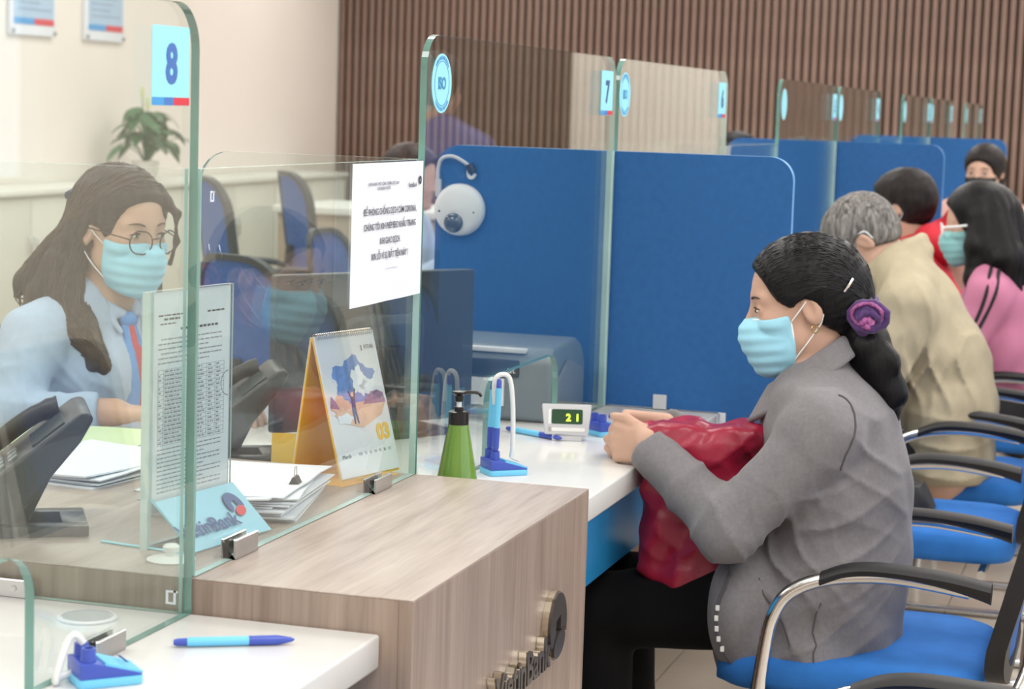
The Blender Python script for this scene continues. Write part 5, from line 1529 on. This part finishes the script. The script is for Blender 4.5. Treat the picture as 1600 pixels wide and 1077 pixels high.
ear_loops(cu.t, cu.o, cu.Rm)
hm = head_mat(cu.o, cu.Rm)
MB().tube([hm @ Vector(q) for q in spline([(.030, .0600, -.020), (.050, .0555, -.017), (.073, .041, -.0145), (.092, .022, -.0135)], 5)], .0022, 6).build('mask_band', M['mask_white'], cu.t)
MB().tube([hm @ Vector(q) for q in spline([(.029, .0610, -.022), (.028, .0620, -.045), (.029, .058, -.070), (.033, .050, -.092)], 5)], .0024, 6).build('mask_band', M['mask_white'], cu.t)
face_parts(cu.t, cu.o, cu.Rm)
for s_ in (1, -1):
    MB().tube([hm @ Vector((-.010 + .006 * math.cos(a), .080 * s_, -.038 + .007 * math.sin(a))) for a in [2 * math.pi * j / 12 for j in range(12)]], .0012, 6, closed=True).build('earring', M['gold'], cu.t)

# the crimson bag on her lap
M['bag_red'] = pbr('crimson_plastic_bag', (150, 26, 56), 0.32, var=.18, vscale=18, bump=.35, bscale=60, spec=.5)
bag = thing('carrier_bag', 'crimson plastic bag held on the woman’s lap under her hands', 'bag', (1.335, -.345, .535), R(90))
def bag_sdf(P):
    d = rbox(P, (.0, 0, .135), (.090, .060, .145), .03)
    top = rbox(P, (-.012, -.01, .285), (.105, .060, .018), .014, rot('y', 2))
    d = smin(d, top, .05)
    d = d + .006 * waves(P, 42, 8) + .004 * np.sin(P[:, 2] * 40 + P[:, 0] * 60 + 3 * np.sin(P[:, 1] * 30)) + .003 * waves(P, 90, 4) - .0045 * crease(P[:, 0] * 34 + P[:, 2] * 22 + 2.2 * np.sin(P[:, 2] * 17 + P[:, 1] * 25)) - .0035 * crease(P[:, 2] * 40 - P[:, 0] * 28 + 2 * np.sin(P[:, 0] * 26))
    d = smax(d, plane_at(P, (.25, 0, -1), (.0, 0, .004)), .02)
    d = smax(d, -plane_at(P, (-1, 0, -.02), (.094, 0, .2)), .006)   # flattened against the counter edge
    return smax(d, -cap(P, (-.02, .0, .40), (-.02, 0, .31), .03, .02), .02)
sdf_mesh('bag_body', bag_sdf, (-.16, -.13, -.03), (.16, .13, .35), .0045, M['bag_red'], bag)
for yy in (-.03, .03):
    MB().tube(spline([(.06, yy * .6, .29), (.09, yy * .3, .298), (.105, yy * .2, .296)], 5), [.010] * 6 + [.006] * 5, 8, flat=.5).build('bag_handle', M['bag_red'], bag, smooth=60)
# ================================================================== the clerk behind the glass
TA = -104.5
tl = Person('clerk with long brown hair, glasses, blue mask and pale blue shirt', (1.43, .90, 0), TA, (.067, 0, 1.125), pitch=7, yaw=-9,
            neck=(.025, 0, .985), nodes=[(.015, .945, .06, .11), (.008, .90, .088, .150), (.016, .83, .108, .158), (.012, .71, .098, .142), (0, .60, .112, .155), (0, .50, .12, .165)],
            shR=(.0, -.165, .922), elR=(.045, -.275, .782), wrR=(.215, -.175, .798), shL=(.0, .165, .922), elL=(.06, .265, .79), wrL=(.235, .115, .80),
            handR=Hand((.215, -.175, .797), (.85, .52, .0), (0, 0, 1), curl=(12, 18, 14), thumb=(.7, -.6, .0)),
            handL=Hand((.235, .115, .80), (.9, -.4, .0), (0, 0, 1), curl=(12, 18, 14), thumb=(.7, .6, .0)),
            knee=(.42, .09, .50), ankle=(.40, .09, .08), hips=(0, 0, .53), sleeve=(.058, .052, .036))
tl.build_skin(.004, (-.18, -.36, .0), (.56, .36, 1.27))
sdf_mesh('trousers', tl.legs, (-.2, -.28, 0), (.54, .28, .68), .009, M['navy_cloth'], tl.t)
tl.shoes()
def shirt(P):
    d = tl.top(P, wr=.0032, cuff=.03, seed=21, sh_r=.06, hem=.50)
    S = P.copy(); S[:, 1] = np.abs(S[:, 1])
    d = smin(d, ell(S, (.078, .066, .845), (.058, .062, .062)), .04)
    d = d + drape(P, (.6, .8, .7), 60, .008, 1.0, (.03, -.13, .80), .12) + drape(P, (0, .5, 1), 66, .008, 2.0, (.06, -.10, .74), .10)
    return smax(d, -cap(P, (.05, 0, .955), tl.hw((-.01, 0, -.07)), .046, .056), .006)
sdf_mesh('shirt', shirt, (-.16, -.36, .47), (.30, .36, 1.04), .0055, M['shirt_blue'], tl.t)
# collar wings
for s_ in (1, -1):
    def cw(P, s_=s_):
        d = chain(P, [(-.028, 0, 1.005), (-.005, .050 * s_, 1.000), (.045, .052 * s_, .985), (.088, .018 * s_, .962)], [.014, .015, .016, .010], .01)
        return smin(d, cap(P, (.060, .045 * s_, .972), (.108, .042 * s_, .930), .012, .005), .02)
    sdf_mesh('collar', cw, (-.06, -.09, .90), (.14, .09, 1.04), .004, M['shirt_blue'], tl.t)
M['tie_red'] = pbr('red_scarf', (186, 40, 66), 0.6, var=.15, vscale=30)
M['tie_blue'] = pbr('blue_scarf_edge', (74, 140, 206), 0.6, var=.15, vscale=30)
def tie(P): return flatcap(P[:, [1, 0, 2]], (.0, .0, .0), (0, 0, 0.001), .01, .01, .01, .01)
cl = [(.110, -.004, .958), (.135, -.006, .90), (.150, -.002, .83), (.140, .0, .74), (.125, .0, .66)]
surf = on_surface(shirt, cl, .004)
for nm, mt_, off, r0 in (('scarf_blue', 'tie_blue', -.014, (.012, .018, .020, .022, .022)), ('scarf_red', 'tie_red', .010, (.012, .018, .022, .026, .024)), ('scarf_blue', 'tie_blue', .034, (.008, .012, .014, .014, .014))):
    MB().tube(spline([(q[0] + .001 * (mt_ == 'tie_red'), q[1] - off * (.3 + .7 * min(1, i / 2)), q[2]) for i, q in enumerate(surf)], 5), [r0[min(4, k // 5)] for k in range(21)], 10, flat=.45).build(nm, M[mt_], tl.t, smooth=60)
MB().ball((surf[0][0], surf[0][1], surf[0][2]), (.014, .022, .018), 14, 10).build('scarf_knot', M['tie_blue'], tl.t, smooth=80)
def tl_hair(P):
    Q = tl.Q(P); S = Q.copy(); S[:, 1] = np.abs(S[:, 1])
    d = ell(S, (-.012, 0, .038), (.108, .086, .091))
    d = smin(d, ell(S, (-.050, 0, -.01), (.070, .074, .085)), .03)
    d = smax(d, -ell(S, (.122, 0, -.045), (.080, .3, .138)), .008)
    d = smax(d, -ell(S, (.010, .095, -.022), (.024, .035, .034)), .006)
    L_ = lambda q: tl.hw(q)
    locks = None
    for pts, rs in (([L_((-.040, -.070, .02)), L_((-.048, -.082, -.05)), (.020, -.105, .99), (.070, -.112, .93), (.105, -.100, .87), (.110, -.090, .842)], [.022, .028, .034, .033, .024, .008]),
                    ([L_((-.015, .082, .02)), L_((-.018, .086, -.06)), (.050, .090, .975), (.105, .075, .915), (.130, .060, .86), (.128, .055, .84)], [.020, .028, .034, .032, .024, .008]),
                    ([L_((-.05, 0, .03)), L_((-.075, -.01, -.06)), (-.050, -.02, .985), (-.075, -.03, .92)], [.070, .066, .062, .03]),
                    ([L_((-.03, -.075, .0)), L_((-.05, -.090, -.06)), (-.030, -.115, .995), (-.050, -.130, .965)], [.030, .034, .034, .014]),
                    ([L_((-.05, -.06, .02)), L_((-.085, -.085, -.05)), (-.075, -.120, 1.02), (-.090, -.125, .99)], [.025, .024, .018, .006]),
                    ([L_((.055, .045, .085)), L_((.082, .066, .045)), L_((.074, .080, -.01)), L_((.055, .084, -.06))], [.010, .007, .005, .003])):
        c = chain(P, pts, rs, .012); locks = c if locks is None else smin(locks, c, .012)
    locks = locks + .003 * waves(P, 70, 6) + .0015 * np.sin(P[:, 1] * 260 + 3 * np.sin(P[:, 2] * 40))
    d = smin(d + .0006 * waves(P, 90, 2) + .0012 * np.sin(np.arctan2(S[:, 2] - .02, S[:, 0] + .02) * 50 + 40 * S[:, 1]), locks, .014)
    return smax(d, -ell(Q, (.018, -.098, -.016), (.032, .034, .040)), .006)
sdf_mesh('hair', tl_hair, (-.18, -.19, .80), (.19, .16, 1.28), .0045, M['hair_brown'], tl.t)
rs_ = np.random.RandomState(5); pths = []
for k in range(130):
    x0 = rs_.uniform(-.07, .085); sd = -1 if rs_.rand() < .75 else 1
    top_ = (x0, .010 * sd, .125 - .25 * max(0, x0 - .02) ** 1.0 * .5)
    e_ = rs_.uniform(-.09, -.02)
    pths.append([tl.hw(top_), tl.hw((x0 * .8 - .01, .055 * sd, .095)), tl.hw((e_ * .6 + x0 * .3, .085 * sd, .035)), tl.hw((e_, .085 * sd, -.03))])
for k in range(120):
    q0 = rs_.randn(3) * .014; sd = -1 if rs_.rand() < .75 else 1
    pths.append([tuple(np.asarray(p) + q0 * (1 - .3 * i)) for i, p in enumerate((tl.hw((-.045, .083 * sd, -.04)), (.020, .112 * sd, .99), (.075, .118 * sd, .93), (.115, .102 * sd, .87), (.118, .09 * sd, .845)))])
for k in range(90):
    q0 = rs_.randn(3) * .018; yy = rs_.uniform(-.12, .02)
    pths.append([tuple(np.asarray(p) + q0) for p in (tl.hw((-.06, yy * .7, .02)), tl.hw((-.095, yy, -.05)), (-.080, yy * 1.1, .99), (-.095, yy * 1.1, .945))])
M['strand_brown'] = pbr('brown_hair_strand', (66, 51, 45), 0.4, var=.3, vscale=60, spec=.3)
strands(tl.t, tl_hair, pths, M['strand_brown'], r=.0016, seed=3, jit=.006)
MB().tube([tl.hw(q) for q in ((-.075, -.075, .055), (-.105, -.030, .060), (-.110, .0, .060))], .009, 8).build('hair_clip', M['navy_cloth'], tl.t, smooth=60)
sdf_mesh('face_mask', lambda P: mask_sdf(tl.Q(P)), (.05, -.10, .98), (.21, .10, 1.14), .003, M['mask_blue'], tl.t)
ear_loops(tl.t, tl.o, tl.Rm)
face_parts(tl.t, tl.o, tl.Rm)
hm = head_mat(tl.o, tl.Rm)
for s_ in (1, -1):
    MB().tube([hm @ Vector((.108 - .010 * abs(math.cos(a)) * 0 - .008 * (math.cos(a) * s_ > 0), .034 * s_ + .0245 * math.cos(a), -.006 + .0225 * math.sin(a))) for a in [2 * math.pi * k / 28 for k in range(28)]], .0015, 6, closed=True).build('glasses_rim', M['eye_dark'], tl.t)
    MB().lathe([(0, -.0004), (.0225, -.0004), (.0225, .0004), (0, .0004)], 24, mat=hm @ Matrix.Translation((.106, .034 * s_, -.006)) @ Matrix.Rotation(R(90), 4, 'Y')).build('glasses_lens', M['acrylic'], tl.t, smooth=0)
    MB().tube([hm @ Vector(q) for q in ((.101, .058 * s_, .0), (.05, .074 * s_, .004), (-.01, .080 * s_, .006))], .0013, 6).build('glasses_temple', M['eye_dark'], tl.t)
MB().tube([hm @ Vector(q) for q in spline([(.108, .0105, .0), (.112, 0, .003), (.108, -.0105, .0)], 4)], .0013, 6).build('glasses_bridge', M['eye_dark'], tl.t)

# ================================================================== the grey-haired man
om = Person('grey-haired man in a beige jacket bending over the counter', (3.27, -.60, 0), 90, (.232, 0, 1.065), pitch=47, yaw=4,
            neck=(.165, 0, 1.010), nodes=[(.125, .985, .072, .115), (.085, .895, .115, .165), (.030, .76, .132, .185), (.0, .64, .135, .20), (.0, .50, .14, .205)],
            shL=(.09, .175, .915), elL=(.150, .235, .700), wrL=(.37, .15, .848), shR=(.09, -.175, .915), elR=(.19, -.23, .72), wrR=(.37, -.08, .848),
            handL=Hand((.37, .15, .846), (.9, -.35, -.15), (.1, .3, 1), curl=(25, 30, 25)), handR=Hand((.37, -.08, .846), (.9, .35, -.15), (.1, -.3, 1), curl=(25, 30, 25)),
            knee=(.235, .11, .50), ankle=(.215, .12, .08), hips=(.03, 0, .53), sleeve=(.075, .068, .050))
om.build_skin(.0062, (-.18, -.34, 0), (.60, .34, 1.24))
sdf_mesh('trousers', om.legs, (-.2, -.3, 0), (.54, .3, .68), .010, M['black_cloth'], om.t)
om.shoes('shoe_brown')
def om_jacket(P):
    d = om.top(P, wr=.005, cuff=.01, seed=31, hem=.455, sh_r=.066)
    d = d + drape(P, (1, .2, .45), 50, .012, 1.0, (.10, .20, .72), .13) + drape(P, (1, 0, -.25), 46, .012, 2.0, (.0, .16, .80), .18) + drape(P, (.2, 0, 1), 40, .010, 3.0, (-.04, .18, .54), .12)
    ring = [(.150 + .072 * math.cos(a), .078 * math.sin(a), 1.030 - .050 * math.cos(a)) for a in [2 * math.pi * k / 14 for k in range(15)]]
    d = smin(d, chain(P, ring, [.016] * 15), .02)
    d = smin(d, chain(P, [(q[0] - .012, q[1] * 1.12, q[2] - .03) for q in ring], [.020] * 15), .02)
    return smax(d, -cap(P, (.15, 0, .99), om.hw((-.02, 0, -.05)), .052, .060), .006)
sdf_mesh('jacket', om_jacket, (-.2, -.36, .44), (.42, .36, 1.16), .0065, M['jacket_beige'], om.t)
def short_hair(p, hairline=.125, nape=-.055, grow=1.0, thick=0.0):
    def f(P):
        Q = p.Q(P); S = Q.copy(); S[:, 1] = np.abs(S[:, 1])
        d = ell(S, (-.013, 0, .036), (.106 * grow + thick, .083 * grow + thick, .090 * grow + thick))
        d = smin(d, ell(S, (-.040, 0, -.005), (.066 + thick, .070 + thick, .070)), .03)
        d = smax(d, -ell(S, (hairline, 0, -.04), (.080, .3, .135)), .008)
        d = smax(d, -ell(S, (.002, .092, -.020), (.024, .032, .036)), .006)
        d = smax(d, -plane_at(S, (-.55, 0, 1), (0, 0, nape + .03)), .012)
        return d + .0013 * waves(P, 160, 9) + .0012 * waves(P, 80, 4)
    return f
sdf_mesh('hair', short_hair(om), (.06, -.12, .94), (.42, .12, 1.24), .0042, M['hair_grey'], om.t)
MB().tube([om.hw(q) for q in spline([(-.010, .082, .022), (-.028, .083, .014), (-.030, .081, -.012)], 5)], .0018, 6).build('ear_loop', M['mask_white'], om.t)
sdf_mesh('face_mask', lambda P: mask_sdf(om.Q(P)), (.16, -.10, .90), (.40, .10, 1.06), .005, M['mask_white'], om.t)

# ================================================================== others along the row
def sitter(label, loc, ang, head, pitch, yaw, top_mat, leg_mat, res=.008, lean=.0, wid=1.0, hem=.47, legs=True, sleeve=(.062, .056, .044), reach=.28):
    x, z = head[0], head[2]
    base = x - .05
    p = Person(label, loc, ang, head, pitch=pitch, yaw=yaw, neck=(x - .035, 0, z - .13),
               nodes=[(base + .005, z - .165, .07, .12 * wid), (base - .02 + lean * .2, z - .23, .105, .165 * wid), (base - .04 * 1 - lean * .5, z - .36, .120, .165 * wid), (base - .05 - lean, .56, .130, .17 * wid), (base - .05 - lean, .50, .13, .175 * wid)],
               shL=(base - .01, .165 * wid, z - .20), elL=(base + .08, .215 * wid, z - .42), wrL=(base + reach, .12, z - .30 if z - .30 > .79 else .80),
               shR=(base - .01, -.165 * wid, z - .20), elR=(base + .08, -.215 * wid, z - .42), wrR=(base + reach, -.12, z - .30 if z - .30 > .79 else .80),
               knee=(base + .36, .10, .50), ankle=(base + .34, .10, .08), hips=(base - .05 - lean, 0, .53), sleeve=sleeve)
    p.handL = Hand(p.wrL, (.95, -.25, -.1), (0, .2, 1), curl=(25, 30, 25)); p.handR = Hand(p.wrR, (.95, .25, -.1), (0, -.2, 1), curl=(25, 30, 25))
    p.build_skin(res, (base - .24 - lean, -.32, 0), (base + .56, .32, z + .16))
    sdf_mesh('trousers', p.legs, (base - .26 - lean, -.3, 0), (base + .48, .3, .68), .012, M[leg_mat], p.t)
    p.shoes()
    def tf(P):
        d = p.top(P, wr=.0045, seed=int(x * 1000) % 50 + 3, hem=hem, cuff=.01)
        return smax(d, -cap(P, (base + .02, 0, z - .16), p.hw((-.01, 0, -.06)), .046, .056), .006)
    p.topf = tf
    sdf_mesh('jacket', tf, (base - .24 - lean, -.34, hem - .02), (base + .36, .34, z - .06), res, M[top_mat], p.t)
    return p
# red hood
rd = sitter('person with dark hair and a red hooded jacket', (4.80, -.49, 0), 90, (.195, 0, 1.095), 12, -14, 'hood_red', 'black_cloth', .009, lean=.05, reach=.13)
sdf_mesh('hair', short_hair(rd, .118, -.075, 1.04, .004), (.04, -.13, .95), (.34, .13, 1.25), .006, M['hair_darkbrown'], rd.t)
def hood(P):
    d = ell(P, (.065, 0, .985), (.105, .125, .070), rot('y', -18))
    d = smin(d, ell(P, (.010, .0, 1.055), (.050, .095, .070), rot('y', -25)), .03)
    d = smax(d, -cap(P, (.19, 0, 1.10), (.14, 0, .96), .095, .06), .01)
    return d + .005 * waves(P, 40, 3)
sdf_mesh('hood', hood, (-.14, -.18, .86), (.24, .18, 1.18), .007, M['hood_red'], rd.t)
sdf_mesh('face_mask', lambda P: mask_sdf(rd.Q(P)), (.16, -.12, .92), (.36, .12, 1.12), .007, M['mask_white'], rd.t)
ear_loops(rd.t, rd.o, rd.Rm, (1,))
# pink jacket
pk_ = sitter('girl with long straight black hair in a pink sports jacket', (4.22, -.66, 0), 90, (.070, 0, 1.078), 8, 8, 'pink_cloth', 'black_cloth', .009)
def pk_hair(P):
    Q = pk_.Q(P); S = Q.copy(); S[:, 1] = np.abs(S[:, 1])
    d = ell(S, (-.012, 0, .040), (.110, .090, .094))
    d = smax(d, -ell(S, (.128, 0, -.05), (.075, .3, .14)), .008)
    c = None
    for pts, rs in (([pk_.hw((.0, .070, .02)), pk_.hw((.015, .090, -.06)), (.065, .105, .92), (.075, .10, .83)], [.035, .036, .030, .008]),
                    ([pk_.hw((-.05, .05, .02)), (-.02, .09, .98), (-.05, .09, .85)], [.055, .058, .030]),
                    ([pk_.hw((-.06, 0, .02)), (-.06, .0, .95), (-.12, .0, .82), (-.13, 0, .76)], [.075, .075, .06, .02]),
                    ([pk_.hw((.0, -.070, .02)), pk_.hw((.01, -.088, -.08)), (.03, -.10, .84)], [.030, .032, .01])):
        q = chain(P, pts, rs, .015); c = q if c is None else smin(c, q, .02)
    return smin(d, c + .0025 * np.sin(P[:, 1] * 160 + P[:, 0] * 130 + 2 * np.sin(P[:, 2] * 12)), .02)
sdf_mesh('hair', pk_hair, (-.24, -.17, .72), (.20, .19, 1.24), .006, M['hair_black'], pk_.t)
sdf_mesh('face_mask', lambda P: mask_sdf(pk_.Q(P)), (.05, -.10, .94), (.22, .10, 1.10), .005, M['mask_teal'], pk_.t)
hm = head_mat(pk_.o, pk_.Rm)
MB().tube([hm @ Vector(q) for q in ((.108, .05, .004), (.06, .080, .004), (.0, .086, .006))], .004, 6).build('glasses_temple', M['mask_white'], pk_.t)
for s_ in (1, -1):
    MB().tube([hm @ Vector((.108, .034 * s_ + .022 * math.cos(a), -.004 + .018 * math.sin(a))) for a in [2 * math.pi * k / 16 for k in range(16)]], .002, 6, closed=True).build('glasses_rim', M['mask_white'], pk_.t)
for k, dx in enumerate((-.020, .004)):
    st = on_surface(pk_.topf, [(.012 + dx, .09, .965), (.010 + dx, .14, .955), (.010 + dx, .19, .935), (.012 + dx, .225, .89), (.030 + dx, .245, .83), (.055 + dx, .26, .77), (.08 + dx, .27, .71)], .001, 6)
    MB().tube(spline(st, 4), .0055, 6, flat=.5).build('sleeve_stripe', M['black_cloth'], pk_.t)
# woman facing the camera in a black mask
bm_ = sitter('far woman in a black mask facing the camera', (7.05, -.37, 0), 200, (.06, 0, 1.168), 4, -34, 'rose_cloth', 'black_cloth', .012)
def bm_hair(P):
    Q = bm_.Q(P); S = Q.copy(); S[:, 1] = np.abs(S[:, 1])
    d = ell(S, (-.012, 0, .038), (.108, .087, .092))
    d = smin(d, ell(S, (-.05, 0, -.02), (.07, .078, .09)), .03)
    return smax(d, -ell(S, (.135, 0, -.05), (.085, .3, .135)), .008)
sdf_mesh('hair', bm_hair, (-.14, -.13, 1.0), (.20, .13, 1.31), .006, M['hair_darkbrown'], bm_.t)
sdf_mesh('face_mask', lambda P: mask_sdf(bm_.Q(P)), (.04, -.11, 1.0), (.22, .11, 1.18), .006, M['black_cloth'], bm_.t)
face_parts(bm_.t, bm_.o, bm_.Rm)
# two clerks of whom only the hair shows
for (lab, loc, hz, hm_) in (('clerk whose brown hair shows above the paper notice', (5.2, 1.64, 0), 1.105, 'hair_brown'), ('clerk whose black hair shows above the second blue board', (8.2, .97, 0), 1.165, 'hair_black')):
    q = sitter(lab, loc, -95, (.06, 0, hz), 6, 0, 'shirt_blue', 'navy_cloth', .014)
    sdf_mesh('hair', short_hair(q, .122, -.08, 1.06, .006), (-.12, -.13, hz - .13), (.22, .13, hz + .16), .007, M[hm_], q.t)

# a man standing on the customers' side, seen mirrored in the number 7 pane
pm = Person('man in a purple-blue shirt standing on the customers’ side, mirrored in the number 7 pane', (4.55, -1.28, 0), 8, (.03, 0, 1.44), pitch=8, neck=(-.01, 0, 1.30),
            nodes=[(-.01, 1.27, .07, .13), (-.01, 1.20, .11, .18), (0, 1.05, .115, .17), (0, .92, .11, .165), (0, .84, .11, .165)],
            shL=(-.01, .18, 1.235), elL=(.0, .235, .97), wrL=(.14, .20, .80), shR=(-.01, -.18, 1.235), elR=(.0, -.235, .97), wrR=(.14, -.20, .80),
            handL=Hand((.14, .20, .79), (.45, -.1, -.9), (.2, .95, .1), curl=(20, 25, 20)), handR=Hand((.14, -.20, .79), (.45, .1, -.9), (.2, -.95, .1), curl=(20, 25, 20)),
            knee=(.015, .095, .47), ankle=(.0, .10, .08), hips=(0, 0, .84))
pm.build_skin(.011, (-.2, -.32, 0), (.34, .32, 1.60))
sdf_mesh('trousers', pm.legs, (-.2, -.3, 0), (.24, .3, 1.0), .012, M['black_cloth'], pm.t)
pm.shoes()
sdf_mesh('shirt', lambda P: smax(pm.top(P, wr=.004, seed=41, hem=.80, cuff=.01), -cap(P, (.02, 0, 1.29), pm.hw((-.01, 0, -.06)), .046, .056), .006), (-.2, -.34, .70), (.28, .34, 1.40), .011, M['purple_cloth'], pm.t)
sdf_mesh('hair', short_hair(pm, .120, -.07, 1.03, .002), (-.14, -.13, 1.30), (.20, .13, 1.60), .008, M['hair_darkbrown'], pm.t)
face_parts(pm.t, pm.o, pm.Rm)
